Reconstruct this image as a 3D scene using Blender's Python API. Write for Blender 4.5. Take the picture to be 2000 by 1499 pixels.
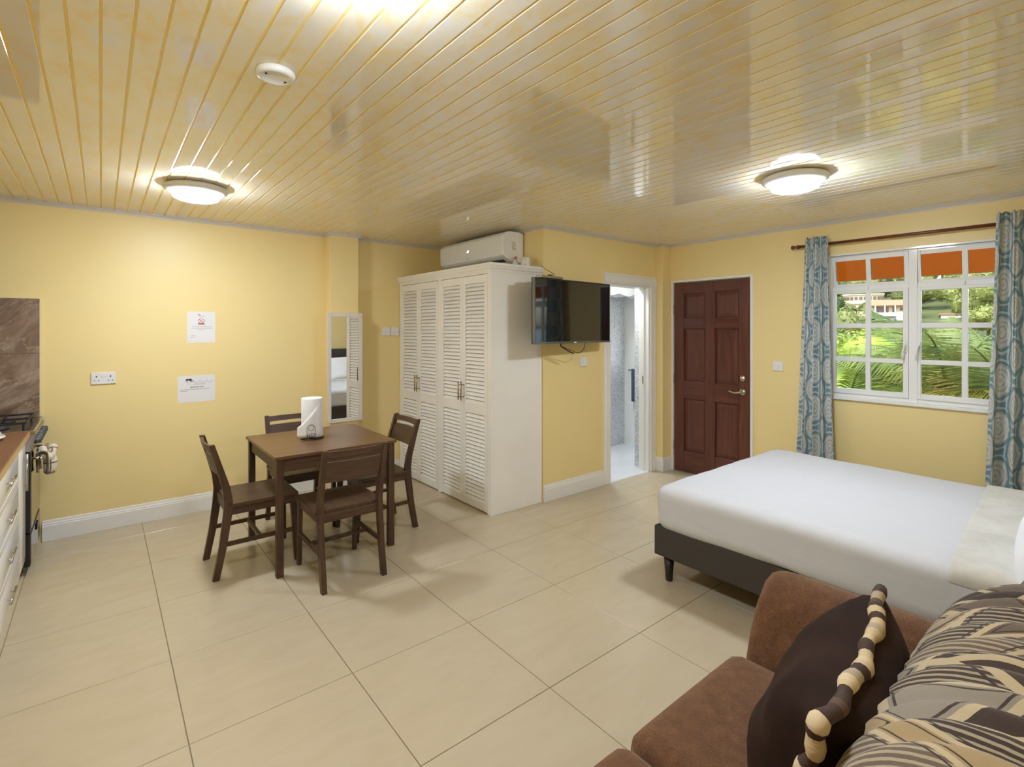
import bpy, math, random
from mathutils import Vector, Matrix, noise
random.seed(7)
S = bpy.context.scene
for o in list(bpy.data.objects): bpy.data.objects.remove(o)
COL = S.collection
PI = math.pi
H = 2.464                      # ceiling height

# ------------------------------------------------------------ camera
cam = bpy.data.cameras.new('camera'); camo = bpy.data.objects.new('camera', cam); COL.objects.link(camo)
cam.sensor_width = 36; cam.lens = 991.8/2000*36; cam.shift_y = -106.5/2000
cam.clip_start = .02; cam.clip_end = 600
camo.location = (0, 0, 1.542); camo.rotation_euler = (PI/2, 0, -math.radians(39.0))
S.camera = camo

# ------------------------------------------------------------ world, sun, exposure
W = bpy.data.worlds.new('sky'); S.world = W; W.use_nodes = True
wn = W.node_tree.nodes; wl = W.node_tree.links
sky = wn.new('ShaderNodeTexSky'); sky.sky_type = 'NISHITA'; sky.sun_disc = False
sky.sun_elevation = math.radians(56); sky.sun_rotation = math.radians(-75); sky.dust_density = 2.0
bgn = wn['Background']; wl.new(sky.outputs[0], bgn.inputs[0]); bgn.inputs[1].default_value = 0.75
sl = bpy.data.lights.new('sun', 'SUN'); sl.energy = 5.5; sl.angle = .009; sl.color = (1, .95, .86)
so = bpy.data.objects.new('sun', sl); COL.objects.link(so); so.location = (-20, -6, 40)
so.rotation_euler = Vector((.52, .20, -.83)).to_track_quat('-Z', 'Y').to_euler()
S.view_settings.view_transform = 'Standard'; S.view_settings.look = 'None'
S.view_settings.gamma = 1; S.view_settings.use_curve_mapping = False
S.view_settings.exposure = 0.0
C_ = S.cycles; C_.max_bounces = 7; C_.diffuse_bounces = 5; C_.glossy_bounces = 3; C_.transmission_bounces = 4; C_.transparent_max_bounces = 8
C_.caustics_reflective = False; C_.caustics_refractive = False; C_.sample_clamp_indirect = 6
C_.use_adaptive_sampling = True; C_.adaptive_threshold = .03
LAMP = 172.0                    # emission of the ceiling lamps' diffusers
LAMP_COL = (.80, .885, 1.0)

# ------------------------------------------------------------ materials
MATS = {}
class NT:
    """small helper around a node tree"""
    def __init__(s, m): s.t = m.node_tree; s.n = s.t.nodes; s.l = s.t.links
    def node(s, ty, **kw):
        n = s.n.new(ty)
        for k, v in kw.items():
            if k.startswith('i_'):
                key = k[2:]; key = int(key) if key.isdigit() else key.replace('_', ' ')
                n.inputs[key].default_value = v
            else: setattr(n, k, v)
        return n
    def link(s, a, b): s.l.new(a, b)
    def math(s, op, a, b=None, c=None):
        n = s.n.new('ShaderNodeMath'); n.operation = op
        for i, v in enumerate((a, b, c)):
            if v is None: continue
            if isinstance(v, (int, float)): n.inputs[i].default_value = v
            else: s.link(v, n.inputs[i])
        return n.outputs[0]
    def mix(s, f, a, b):
        n = s.n.new('ShaderNodeMix'); n.data_type = 'RGBA'
        for k, v in ((0, f), (6, a), (7, b)):
            if isinstance(v, (int, float)): n.inputs[k].default_value = v
            elif isinstance(v, tuple): n.inputs[k].default_value = v if len(v) == 4 else v + (1,)
            else: s.link(v, n.inputs[k])
        return n.outputs[2]
    def ramp(s, fac, stops, interp='LINEAR'):
        n = s.n.new('ShaderNodeValToRGB'); r = n.color_ramp; r.interpolation = interp
        while len(r.elements) < len(stops): r.elements.new(.5)
        for e, (p, c) in zip(r.elements, stops): e.position = p; e.color = c if len(c) == 4 else tuple(c) + (1,)
        s.link(fac, n.inputs[0]); return n.outputs[0]
    def coords(s, kind='Object', scale=(1, 1, 1), rot=(0, 0, 0)):
        if kind == 'World': src = s.n.new('ShaderNodeNewGeometry').outputs['Position']
        else: src = s.n.new('ShaderNodeTexCoord').outputs[kind]
        m = s.n.new('ShaderNodeMapping'); m.inputs['Scale'].default_value = scale; m.inputs['Rotation'].default_value = rot
        s.link(src, m.inputs[0]); return m.outputs[0]
    def noise(s, vec, scale, detail=3, rough=.5, dist=0):
        n = s.n.new('ShaderNodeTexNoise'); n.inputs['Scale'].default_value = scale
        n.inputs['Detail'].default_value = detail; n.inputs['Roughness'].default_value = rough; n.inputs['Distortion'].default_value = dist
        s.link(vec, n.inputs['Vector']); return n.outputs['Fac']
    def bump(s, h, strength=.2, dist=.01):
        n = s.n.new('ShaderNodeBump'); n.inputs['Strength'].default_value = strength; n.inputs['Distance'].default_value = dist
        s.link(h, n.inputs['Height']); s.link(n.outputs[0], s.bsdf.inputs['Normal'])

def srgb(r, g, b):
    f = lambda c: (c/255/12.92) if c/255 <= .04045 else ((c/255+.055)/1.055)**2.4
    return (f(r), f(g), f(b))
def newmat(name, col=(.8, .8, .8), rough=.5, metal=0.0, spec=.5, **kw):
    m = bpy.data.materials.new(name); m.use_nodes = True
    b = m.node_tree.nodes['Principled BSDF']
    b.inputs['Base Color'].default_value = tuple(col) + (1,); b.inputs['Roughness'].default_value = rough
    b.inputs['Metallic'].default_value = metal; b.inputs['Specular IOR Level'].default_value = spec
    for k, v in kw.items(): b.inputs[k.replace('_', ' ')].default_value = v
    t = NT(m); t.bsdf = b; t.mat = m; MATS[name] = m
    return t
def mottled(name, c1, c2, scale=8, rough=.5, bump=0, bscale=200, coords='Object', **kw):
    t = newmat(name, c1, rough, **kw); v = t.coords(coords)
    f = t.noise(v, scale, 4, .6)
    f = t.ramp(f, [(.35, (0, 0, 0)), (.65, (1, 1, 1))])
    t.link(t.mix(f, c1, c2), t.bsdf.inputs['Base Color'])
    if bump: t.bump(t.noise(v, bscale, 2), bump, .002)
    return t
def wood(name, dark, light, axis, rough=.42, scale=1.0, bump=.12):
    t = newmat(name, dark, rough)
    sc = [22*scale]*3; sc[axis] = 1.4*scale
    v = t.coords('Object', tuple(sc))
    inf = t.n.new('ShaderNodeObjectInfo')
    add = t.n.new('ShaderNodeVectorMath'); add.operation = 'ADD'; t.link(v, add.inputs[0])
    cmb = t.n.new('ShaderNodeCombineXYZ'); r = t.math('MULTIPLY', inf.outputs['Random'], 40)
    for i in range(3): t.link(r, cmb.inputs[i])
    t.link(cmb.outputs[0], add.inputs[1])
    f = t.noise(add.outputs[0], 1.6, 6, .65, .6)
    t.link(t.ramp(f, [(.3, dark), (.72, light)]), t.bsdf.inputs['Base Color'])
    t.bump(f, bump, .002)
    return t

# walls: yellow emulsion on a slightly woven paper
t = newmat('wall_paint', srgb(232, 202, 122), .42, spec=.4)
v = t.coords('World'); f = t.noise(v, 1.3, 3)
t.link(t.mix(f, srgb(242, 221, 160), srgb(238, 215, 152)), t.bsdf.inputs['Base Color'])
vv = t.coords('World', (60, 60, 420)); t.bump(t.noise(vv, 1, 3), .10, .002)
newmat('white_trim', srgb(236, 234, 230), .32)
newmat('grey_cornice', srgb(205, 200, 196), .3)
newmat('white_plastic', srgb(232, 232, 232), .3)
newmat('white_gloss', srgb(238, 238, 236), .12)
newmat('dark_hole', (.01, .01, .01), .6)
# pvc ceiling planks: cream with a cloudy ochre marbling, glossy
t = newmat('pvc_plank', srgb(214, 198, 170), .045, IOR=1.9)
v = t.coords('World', (9, 5, 9)); f = t.noise(v, 1.0, 6, .62, .8)
v2 = t.coords('World', (30, 14, 30)); f2 = t.noise(v2, 1.0, 4, .6, .3)
ff = t.math('ADD', t.math('MULTIPLY', f, .65), t.math('MULTIPLY', f2, .35))
t.link(t.ramp(ff, [(.36, srgb(236, 232, 228)), (.50, srgb(240, 230, 208)), (.64, srgb(242, 220, 168))]), t.bsdf.inputs['Base Color'])
newmat('pvc_groove', srgb(250, 222, 138), .35)
# floor
t = newmat('floor_tile', srgb(206, 190, 160), .2, spec=.45)
v = t.coords('World', (3, 9, 3)); f = t.noise(v, 1.2, 6, .62, .5)
v2 = t.coords('World'); f2 = t.noise(v2, 55, 2)
c = t.mix(t.ramp(f, [(.3, (0, 0, 0)), (.7, (1, 1, 1))]), srgb(190, 175, 148), srgb(197, 183, 157))
t.link(t.mix(t.math('MULTIPLY', f2, .22), c, srgb(182, 164, 134)), t.bsdf.inputs['Base Color'])
t.link(t.math('ADD', .17, t.math('MULTIPLY', f, .14)), t.bsdf.inputs['Roughness'])
newmat('grout', srgb(160, 144, 118), .8)
mottled('bath_floor', srgb(226, 228, 230), srgb(214, 216, 220), 2, .12, coords='World')
t = newmat('mosaic', srgb(200, 202, 204), .3)
v = t.coords('World', (95, 95, 95)); vo = t.node('ShaderNodeTexVoronoi', i_Scale=1.0); vo.feature = 'F1'; vo.distance = 'CHEBYCHEV'; t.link(v, vo.inputs['Vector'])
t.link(t.ramp(vo.outputs['Color'], [(.0, srgb(150, 154, 160)), (.45, srgb(196, 200, 204)), (1, srgb(236, 238, 240))]), t.bsdf.inputs['Base Color'])
# timber
DK, LT = srgb(52, 35, 25), srgb(94, 67, 47)
for ax, n in enumerate('xyz'): wood('walnut_'+n, DK, LT, ax)
wood('walnut_top', srgb(90, 62, 38), srgb(124, 90, 58), 0, .34, .8, .06)
DM, LM = srgb(70, 36, 28), srgb(112, 60, 46)
wood('mahogany_z', DM, LM, 2, .4, .9, .08); wood('mahogany_y', DM, LM, 1, .4, .9, .08)
newmat('rod_wood', srgb(104, 54, 34), .3)
# lacquer, metals, plastics
mottled('wardrobe_paint', srgb(244, 241, 235), srgb(240, 236, 229), 3, .34)
newmat('nickel', srgb(196, 184, 164), .28, 1.0)
newmat('brass_nickel', srgb(176, 158, 126), .32, 1.0)
newmat('steel', srgb(190, 186, 180), .22, 1.0)
newmat('steel_mirror', srgb(150, 140, 128), .07, 1.0)
newmat('black_iron', srgb(22, 21, 21), .55)
newmat('black_plastic', srgb(26, 26, 28), .35)
newmat('cable_black', srgb(40, 30, 26), .5)
newmat('charcoal_knob', srgb(70, 72, 78), .35)
newmat('tv_screen', srgb(16, 15, 14), .05, spec=.8)
newmat('tv_bezel', srgb(120, 122, 126), .22, .8)
newmat('mirror_glass', (.86, .87, .86), .0, 1.0)
newmat('mirror_frame', srgb(222, 214, 204), .4)
# paper and print
newmat('paper', srgb(232, 230, 230), .7)
newmat('ink_dark', srgb(66, 58, 48), .8)
newmat('ink_grey', srgb(176, 174, 170), .8)
newmat('ink_red', srgb(190, 110, 96), .8)
newmat('ink_mauve', srgb(160, 140, 146), .8)
t = mottled('paper_towel', srgb(240, 240, 242), srgb(232, 232, 236), 30, .9, .35, 60)
newmat('bronze_wire', srgb(96, 84, 74), .35, .9)
# kitchen
mottled('worktop', srgb(132, 92, 62), srgb(112, 76, 50), 60, .38)
newmat('worktop_edge', srgb(196, 160, 106), .3)
newmat('pale_strip', srgb(236, 220, 172), .4)
newmat('kitchen_white', srgb(236, 234, 230), .16)
t = newmat('stone_tile', srgb(120, 100, 88), .25)
v = t.coords('World', (1, 1, 1), (.0, .75, .0)); m_ = t.n.new('ShaderNodeMapping'); m_.inputs['Scale'].default_value = (2.2, 2.2, 5); t.link(v, m_.inputs[0])
f = t.noise(m_.outputs[0], 1.3, 8, .66, .9)
base = t.ramp(f, [(.28, srgb(96, 74, 62)), (.5, srgb(134, 112, 98)), (.62, srgb(158, 138, 124)), (.76, srgb(116, 92, 76))])
f3 = t.noise(m_.outputs[0], .55, 5, .6, 2.2)
vein = t.ramp(t.math('ABSOLUTE', t.math('SUBTRACT', f3, .5)), [(.0, (1, 1, 1)), (.02, (0, 0, 0))])
t.link(t.mix(t.math('MULTIPLY', vein, .35), base, srgb(204, 186, 164)), t.bsdf.inputs['Base Color'])
newmat('china', srgb(238, 234, 226), .15)
t = newmat('towel_check', srgb(220, 208, 188), .95)
br = t.node('ShaderNodeTexBrick', i_Scale=1.0); br.offset = 0
br.inputs['Color1'].default_value = srgb(226, 214, 194) + (1,); br.inputs['Color2'].default_value = srgb(216, 203, 182) + (1,); br.inputs['Mortar'].default_value = srgb(120, 100, 84) + (1,)
br.inputs['Mortar Size'].default_value = .06; br.inputs['Brick Width'].default_value = 1.; br.inputs['Row Height'].default_value = 1.
m_ = t.coords('UV', (6, 6, 6)); t.link(m_, br.inputs['Vector']); t.link(br.outputs[0], t.bsdf.inputs['Base Color'])
v = t.coords('Object'); t.bump(t.noise(v, 260, 2), .5, .004)
# bed
t = newmat('sheet_white', srgb(205, 206, 210), .8); v = t.coords('Object', (1, 2.6, 1))
f = t.noise(v, 2.2, 5, .55, .8); t.bump(f, .38, .03)
t = newmat('pillowcase', srgb(240, 241, 245), .8); v = t.coords('Object'); t.bump(t.noise(v, 5, 4), .25, .02)
t = mottled('quilt', srgb(214, 212, 204), srgb(196, 194, 186), 5, .95, .6, 26)
t = newmat('bed_fabric', srgb(66, 60, 54), .9); v = t.coords('Object'); t.bump(t.noise(v, 420, 2), .4, .002)
newmat('bed_leg', srgb(34, 26, 24), .4)
# sofa
t = newmat('chenille', srgb(112, 74, 52), .95); t.bsdf.inputs['Sheen Weight'].default_value = .55; t.bsdf.inputs['Sheen Roughness'].default_value = .4
t.bsdf.inputs['Sheen Tint'].default_value = srgb(214, 180, 150) + (1,)
v = t.coords('Object', (1, 1, 1)); f = t.noise(v, 26, 5, .7); f2 = t.noise(t.coords('Object', (260, 260, 60)), 1, 3, .7)
ff = t.math('ADD', t.math('MULTIPLY', f, .5), t.math('MULTIPLY', f2, .5))
t.link(t.ramp(ff, [(.32, srgb(70, 43, 25)), (.52, srgb(104, 68, 41)), (.70, srgb(134, 94, 60))]), t.bsdf.inputs['Base Color'])
t.bump(f2, .7, .006)
t = newmat('velvet', srgb(46, 32, 28), .8, spec=.12); t.bsdf.inputs['Sheen Weight'].default_value = .08; t.bsdf.inputs['Sheen Roughness'].default_value = .35
t.bsdf.inputs['Sheen Tint'].default_value = srgb(170, 130, 110) + (1,)
v = t.coords('Object'); f = t.noise(v, 7, 4); t.link(t.ramp(f, [(.3, srgb(30, 18, 14)), (.7, srgb(50, 33, 25))]), t.bsdf.inputs['Base Color'])
newmat('sofa_foot', srgb(40, 28, 22), .4)

def jacquard(name, scale, stripe):
    """patchwork jacquard: long leaf shaped patches outlined in cream, some striped"""
    t = newmat(name, srgb(140, 118, 92), .75)
    t.bsdf.inputs['Sheen Weight'].default_value = .2
    uv = t.coords('UV', (1, 1, 1))
    wob = t.n.new('ShaderNodeTexNoise'); wob.inputs['Scale'].default_value = 1.6; wob.inputs['Detail'].default_value = 1; t.link(uv, wob.inputs['Vector'])
    off = t.n.new('ShaderNodeVectorMath'); off.operation = 'MULTIPLY_ADD'; t.link(wob.outputs['Color'], off.inputs[0]); off.inputs[1].default_value = (.35, .35, 0); t.link(uv, off.inputs[2])
    mp = t.n.new('ShaderNodeMapping'); mp.inputs['Scale'].default_value = scale; mp.inputs['Rotation'].default_value = (0, 0, .32); t.link(off.outputs[0], mp.inputs[0])
    v1 = t.node('ShaderNodeTexVoronoi', i_Scale=1.0); v1.voronoi_dimensions = '2D'; t.link(mp.outputs[0], v1.inputs['Vector'])
    v2 = t.node('ShaderNodeTexVoronoi', i_Scale=1.0); v2.voronoi_dimensions = '2D'; v2.feature = 'DISTANCE_TO_EDGE'; t.link(mp.outputs[0], v2.inputs['Vector'])
    sx = t.n.new('ShaderNodeSeparateColor'); t.link(v1.outputs['Color'], sx.inputs[0])
    cell = t.ramp(sx.outputs[0], [(0, srgb(54, 38, 30)), (.24, srgb(150, 128, 98)), (.40, srgb(104, 88, 74)), (.55, srgb(142, 132, 118)), (.68, srgb(164, 140, 102)), (.82, srgb(62, 45, 36))], 'CONSTANT')
    wv = t.node('ShaderNodeTexWave', i_Scale=stripe, i_Distortion=.6); wv.bands_direction = 'X'; t.link(uv, wv.inputs['Vector'])
    st = t.math('GREATER_THAN', wv.outputs['Fac'], .62)
    mask = t.math('MULTIPLY', st, t.math('GREATER_THAN', sx.outputs[1], .52))
    mask = t.math('MULTIPLY', mask, .7)
    c = t.mix(mask, cell, srgb(186, 172, 144))
    e1 = t.math('LESS_THAN', v2.outputs['Distance'], .042)
    e2 = t.math('MULTIPLY', t.math('LESS_THAN', v2.outputs['Distance'], .105), t.math('GREATER_THAN', v2.outputs['Distance'], .08))
    c = t.mix(e2, c, srgb(58, 42, 32)); c = t.mix(e1, c, srgb(190, 172, 138))
    t.link(c, t.bsdf.inputs['Base Color'])
    t.bump(t.noise(t.coords('UV', (300, 300, 1)), 1, 2), .35, .003)
    return t
jacquard('jacquard', (12.5, 3.2, 1), 34)
# striped rope piping: bands along its length (u of UV)
t = newmat('rope_stripe', srgb(190, 168, 132), .8)
v = t.coords('UV', (1, 1, 1)); vo = t.node('ShaderNodeTexVoronoi', i_Scale=40.0); vo.voronoi_dimensions = '1D'
sp = t.n.new('ShaderNodeSeparateXYZ'); t.link(v, sp.inputs[0])
t.link(t.math('ADD', sp.outputs[0], t.math('MULTIPLY', sp.outputs[1], .012)), vo.inputs['W'])
sx = t.n.new('ShaderNodeSeparateColor'); t.link(vo.outputs['Color'], sx.inputs[0])
t.link(t.ramp(sx.outputs[0], [(0, srgb(66, 46, 38)), (.3, srgb(206, 184, 146)), (.55, srgb(176, 158, 134)), (.72, srgb(214, 194, 158)), (.88, srgb(92, 70, 58))], 'CONSTANT'), t.bsdf.inputs['Base Color'])
t.bump(t.noise(t.coords('UV', (160, 4, 1)), 1, 2), .4, .004)

# curtain: staggered ogee medallions on teal
t = newmat('curtain_cloth', srgb(110, 150, 160), .8)
uv = t.coords('UV', (1, 1, 1))
def lattice(off):
    a = t.n.new('ShaderNodeVectorMath'); a.operation = 'MULTIPLY_ADD'; t.link(uv, a.inputs[0]); a.inputs[1].default_value = (1/.21, 1/.325, 0); a.inputs[2].default_value = (off, off, 0)
    b = t.n.new('ShaderNodeVectorMath'); b.operation = 'FRACTION'; t.link(a.outputs[0], b.inputs[0])
    c = t.n.new('ShaderNodeVectorMath'); c.operation = 'MULTIPLY_ADD'; t.link(b.outputs[0], c.inputs[0]); c.inputs[1].default_value = (1.25, 1, 0); c.inputs[2].default_value = (-.625, -.5, 0)
    d = t.n.new('ShaderNodeVectorMath'); d.operation = 'LENGTH'; t.link(c.outputs[0], d.inputs[0]); return d.outputs['Value']
nz = t.noise(t.coords('UV', (22, 22, 1)), 1, 3)
d = t.math('MINIMUM', lattice(0), lattice(.5))
d = t.math('ADD', d, t.math('MULTIPLY', t.math('SUBTRACT', nz, .5), .10))
ring = t.math('SINE', t.math('MULTIPLY', d, 62))
med = t.math('LESS_THAN', d, .345)
lines = t.math('MULTIPLY', t.math('GREATER_THAN', ring, .35), t.math('GREATER_THAN', t.noise(t.coords('UV', (60, 30, 1)), 1, 2), .42))
cream = t.mix(t.math('MULTIPLY', lines, .55), srgb(206, 204, 196), srgb(128, 146, 150))
teal = t.mix(t.noise(t.coords('UV', (90, 40, 1)), 1, 2), srgb(98, 126, 134), srgb(136, 160, 166))
c = t.mix(med, teal, cream)
band = t.math('MULTIPLY', t.math('GREATER_THAN', d, .41), t.math('LESS_THAN', d, .455))
c = t.mix(t.math('MULTIPLY', band, .85), c, srgb(196, 204, 206))
t.link(c, t.bsdf.inputs['Base Color'])
t.bump(t.noise(t.coords('UV', (400, 400, 1)), 1, 2), .2, .002)
# exterior
t = newmat('awning', srgb(202, 124, 24), .6); tr = t.n.new('ShaderNodeBsdfTranslucent'); tr.inputs[0].default_value = srgb(214, 140, 26) + (1,); mx = t.n.new('ShaderNodeMixShader'); mx.inputs[0].default_value = .45
t.link(t.bsdf.outputs[0], mx.inputs[1]); t.link(tr.outputs[0], mx.inputs[2]); t.link(mx.outputs[0], t.n['Material Output'].inputs[0])
newmat('ext_ledge', srgb(196, 160, 140), .7)
newmat('ext_white', srgb(232, 232, 228), .7)
newmat('house_cream', srgb(206, 184, 150), .8)
newmat('house_white', srgb(206, 202, 190), .8)
newmat('roof_tile', srgb(172, 118, 88), .8)
newmat('house_window', srgb(96, 84, 72), .3)
def leafmat(name, a, b, sss=.25):
    a = tuple(q*.62 for q in a); b = tuple(q*.62 for q in b)
    t = newmat(name, a, .55); inf = t.n.new('ShaderNodeObjectInfo')
    g = t.coords('World'); f = t.noise(g, 2.2, 4, .6)
    f = t.math('ADD', t.math('MULTIPLY', f, .7), t.math('MULTIPLY', inf.outputs['Random'], .3))
    t.link(t.ramp(f, [(.3, a), (.72, b)]), t.bsdf.inputs['Base Color'])
    tr = t.n.new('ShaderNodeBsdfTranslucent'); tr.inputs[0].default_value = tuple(b) + (1,)
    mx = t.n.new('ShaderNodeMixShader'); mx.inputs[0].default_value = sss
    t.link(t.bsdf.outputs[0], mx.inputs[1]); t.link(tr.outputs[0], mx.inputs[2]); t.link(mx.outputs[0], t.n['Material Output'].inputs[0])
leafmat('leaf_far', srgb(88, 106, 44), srgb(178, 186, 92), .1)
leafmat('leaf_dark', srgb(52, 76, 30), srgb(116, 142, 58))
leafmat('leaf_bright', srgb(96, 140, 34), srgb(196, 214, 78))
leafmat('leaf_ochre', srgb(120, 120, 40), srgb(196, 176, 70))
leafmat('palm_green', srgb(90, 120, 52), srgb(184, 200, 104), .25)
leafmat('palm_yellow', srgb(166, 164, 58), srgb(236, 222, 104), .3)
leafmat('palm_dry', srgb(120, 84, 52), srgb(176, 134, 92), .1)
newmat('bark', srgb(92, 76, 60), .9)
mottled('ground_green', srgb(52, 66, 30), srgb(84, 92, 46), .12, .95, coords='World')
# thin window glass
t = newmat('pane_glass', (1, 1, 1), .0)
tr = t.n.new('ShaderNodeBsdfTransparent'); tr.inputs[0].default_value = (.97, .98, .97, 1)
gl = t.n.new('ShaderNodeBsdfGlossy'); gl.inputs['Roughness'].default_value = .0
fr = t.n.new('ShaderNodeFresnel'); fr.inputs[0].default_value = 1.45
mx = t.n.new('ShaderNodeMixShader'); t.link(fr.outputs[0], mx.inputs[0]); t.link(tr.outputs[0], mx.inputs[1]); t.link(gl.outputs[0], mx.inputs[2])
t.link(mx.outputs[0], t.n['Material Output'].inputs[0])
def emitter(name, col, s):
    t = newmat(name, (.9, .9, .9), .4); t.bsdf.inputs['Emission Color'].default_value = tuple(col) + (1,); t.bsdf.inputs['Emission Strength'].default_value = s
emitter('lamp_diffuser', LAMP_COL, LAMP)
emitter('bath_fill_diffuser', (.86, .93, 1.0), 125)  # added fill light for the bathroom, standing in for its daylight
emitter('ac_digits', (.75, .85, 1.0), 1.1)
emitter('bath_window_glow', (.9, .96, 1.0), 2.2)

# ------------------------------------------------------------ mesh helpers
class MB:
    def __init__(s): s.v = []; s.f = []; s.uv = None
    def add(s, vs, fs):
        k = len(s.v); s.v += [tuple(p) for p in vs]; s.f += [tuple(i+k for i in q) for q in fs]; return s
    def box(s, x0, x1, y0, y1, z0, z1, M=None):
        P = [Vector(p) for p in ((x0,y0,z0),(x1,y0,z0),(x1,y1,z0),(x0,y1,z0),(x0,y0,z1),(x1,y0,z1),(x1,y1,z1),(x0,y1,z1))]
        if M: P = [M @ p for p in P]
        return s.add(P, [(0,3,2,1),(4,5,6,7),(0,1,5,4),(1,2,6,5),(2,3,7,6),(3,0,4,7)])
    def loft(s, rings, cap=True, closed=True):
        n = len(rings[0]); k = len(s.v)
        for r in rings: s.v += [tuple(p) for p in r]
        for i in range(len(rings)-1):
            for j in range(n if closed else n-1):
                a = k+i*n+j; b = k+i*n+(j+1) % n
                s.f.append((a, b, b+n, a+n))
        if cap:
            s.f.append(tuple(range(k+n-1, k-1, -1))); e = k+(len(rings)-1)*n; s.f.append(tuple(range(e, e+n)))
        return s
    def tube(s, pts, r, n=10, cap=True):
        pts = [Vector(p) for p in pts]; rings = []
        rr = r if isinstance(r, (list, tuple)) else [r]*len(pts)
        up = None
        for i, p in enumerate(pts):
            d = (pts[min(i+1, len(pts)-1)] - pts[max(i-1, 0)]).normalized()
            if up is None:
                up = Vector((0, 0, 1)) if abs(d.z) < .9 else Vector((1, 0, 0))
            a = d.cross(up).normalized(); up = a.cross(d).normalized()
            rings.append([p + (a*math.cos(t) + up*math.sin(t))*rr[i] for t in [2*PI*j/n for j in range(n)]])
        return s.loft(rings, cap)
    def lathe(s, prof, n=32, c=(0, 0, 0), axis='z'):
        rings = []
        for r, h in prof:
            ring = []
            for j in range(n):
                a = 2*PI*j/n; x, y = r*math.cos(a), r*math.sin(a)
                p = {'z': (x, y, h), 'x': (h, x, y), 'y': (y, h, x)}[axis]
                ring.append((p[0]+c[0], p[1]+c[1], p[2]+c[2]))
            rings.append(ring)
        return s.loft(rings)
    def prism(s, prof, a0, a1, axis):
        """prof: 2-D outline, extruded along axis from a0 to a1 (x: (y,z)  y: (x,z)  z: (x,y))"""
        def P(q, a): return {'x': (a, q[0], q[1]), 'y': (q[0], a, q[1]), 'z': (q[0], q[1], a)}[axis]
        return s.loft([[P(q, a0) for q in prof], [P(q, a1) for q in prof]])
    def grid(s, nu, nv, fn, closed_u=False):
        k = len(s.v); vs = []; uvs = []
        for j in range(nv+1):
            for i in range(nu+1): vs.append(tuple(fn(i/nu, j/nv)))
        fs = [(k+j*(nu+1)+i, k+j*(nu+1)+i+1, k+(j+1)*(nu+1)+i+1, k+(j+1)*(nu+1)+i) for j in range(nv) for i in range(nu)]
        s.v += vs; s.f += fs; return s
    def rbox(s, c, size, r, n=10, fn=None):
        """rounded box with n x n faces per side"""
        hx, hy, hz = (q/2 for q in size); seen = {}; c = Vector(c)
        def P(p):
            q = Vector((p[0]*hx, p[1]*hy, p[2]*hz))
            inner = Vector((max(-hx+r, min(hx-r, q.x)), max(-hy+r, min(hy-r, q.y)), max(-hz+r, min(hz-r, q.z))))
            d = q-inner
            if d.length > 1e-9: q = inner + d.normalized()*r
            if fn: q = Vector(fn(q))
            return c+q
        # denser sampling near the edges
        def g(i): 
            t = i/n*2-1; return math.copysign(abs(t)**.75, t) if t else 0
        for ax in range(3):
            for sg in (-1, 1):
                ids = {}
                for i in range(n+1):
                    for j in range(n+1):
                        p = [0, 0, 0]; p[ax] = sg; p[(ax+1) % 3] = g(i); p[(ax+2) % 3] = g(j)
                        key = tuple(round(x, 5) for x in p)
                        if key not in seen: seen[key] = len(s.v); s.v.append(tuple(P(p)))
                        ids[i, j] = seen[key]
                for i in range(n):
                    for j in range(n):
                        q = (ids[i, j], ids[i+1, j], ids[i+1, j+1], ids[i, j+1])
                        s.f.append(q if sg > 0 else q[::-1])
        return s
    def mesh(s, name):
        me = bpy.data.meshes.new(name); me.from_pydata(s.v, [], s.f); me.validate(); me.update()
        if s.uv:
            ul = me.uv_layers.new(name='UV')
            for lp in me.loops: ul.data[lp.index].uv = s.uv[lp.vertex_index]
        return me
    def build(s, name, mat, parent=None, local=False, smooth=False, bevel=0, seg=2, sub=0):
        return link(name, s.mesh(name), mat, parent, local, smooth, bevel, seg, sub)

def wloc(o):
    v = Vector((0, 0, 0))
    while o: v += Vector(o.location); o = o.parent
    return v
def link(name, me, mat, parent=None, local=False, smooth=False, bevel=0, seg=2, sub=0):
    if mat and not me.materials: me.materials.append(MATS[mat])
    o = bpy.data.objects.new(name, me); COL.objects.link(o)
    if parent:
        o.parent = parent
        if not local: o.location = -wloc(parent)
    if smooth:
        for p in me.polygons: p.use_smooth = True
    if bevel:
        m = o.modifiers.new('bevel', 'BEVEL'); m.width = bevel; m.segments = seg; m.limit_method = 'ANGLE'; m.angle_limit = .6
        if not smooth:
            for p in me.polygons: p.use_smooth = True
            m.harden_normals = True
    if sub:
        m = o.modifiers.new('sub', 'SUBSURF'); m.levels = sub; m.render_levels = sub
    return o
def tag(o, label=None, cat=None, group=None, kind=None):
    if label: o['label'] = label
    if cat: o['category'] = cat
    if group: o['group'] = group
    if kind: o['kind'] = kind
    return o
def thing(name, label, cat, loc=(0, 0, 0), rz=0, group=None):
    o = bpy.data.objects.new(name, None); COL.objects.link(o); o.empty_display_size = .1
    o.location = loc; o.rotation_euler = (0, 0, rz)
    return tag(o, label, cat, group)
def struct(o, label=None): return tag(o, label, kind='structure')
def copy_tree(o, parent=None):
    c = o.copy(); COL.objects.link(c); c.parent = parent
    for ch in list(o.children): copy_tree(ch, c)
    return c
def Bx(*a): return MB().box(*a)
def arc(c, r, a0, a1, n): return [(c[0]+r*math.cos(a0+(a1-a0)*i/n), c[1]+r*math.sin(a0+(a1-a0)*i/n)) for i in range(n+1)]

# ============================================================ SETTING
XL, XC, YA, YB, YR, XJ = -.97, 4.864, 5.0, 3.337, -.42, 3.06
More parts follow.
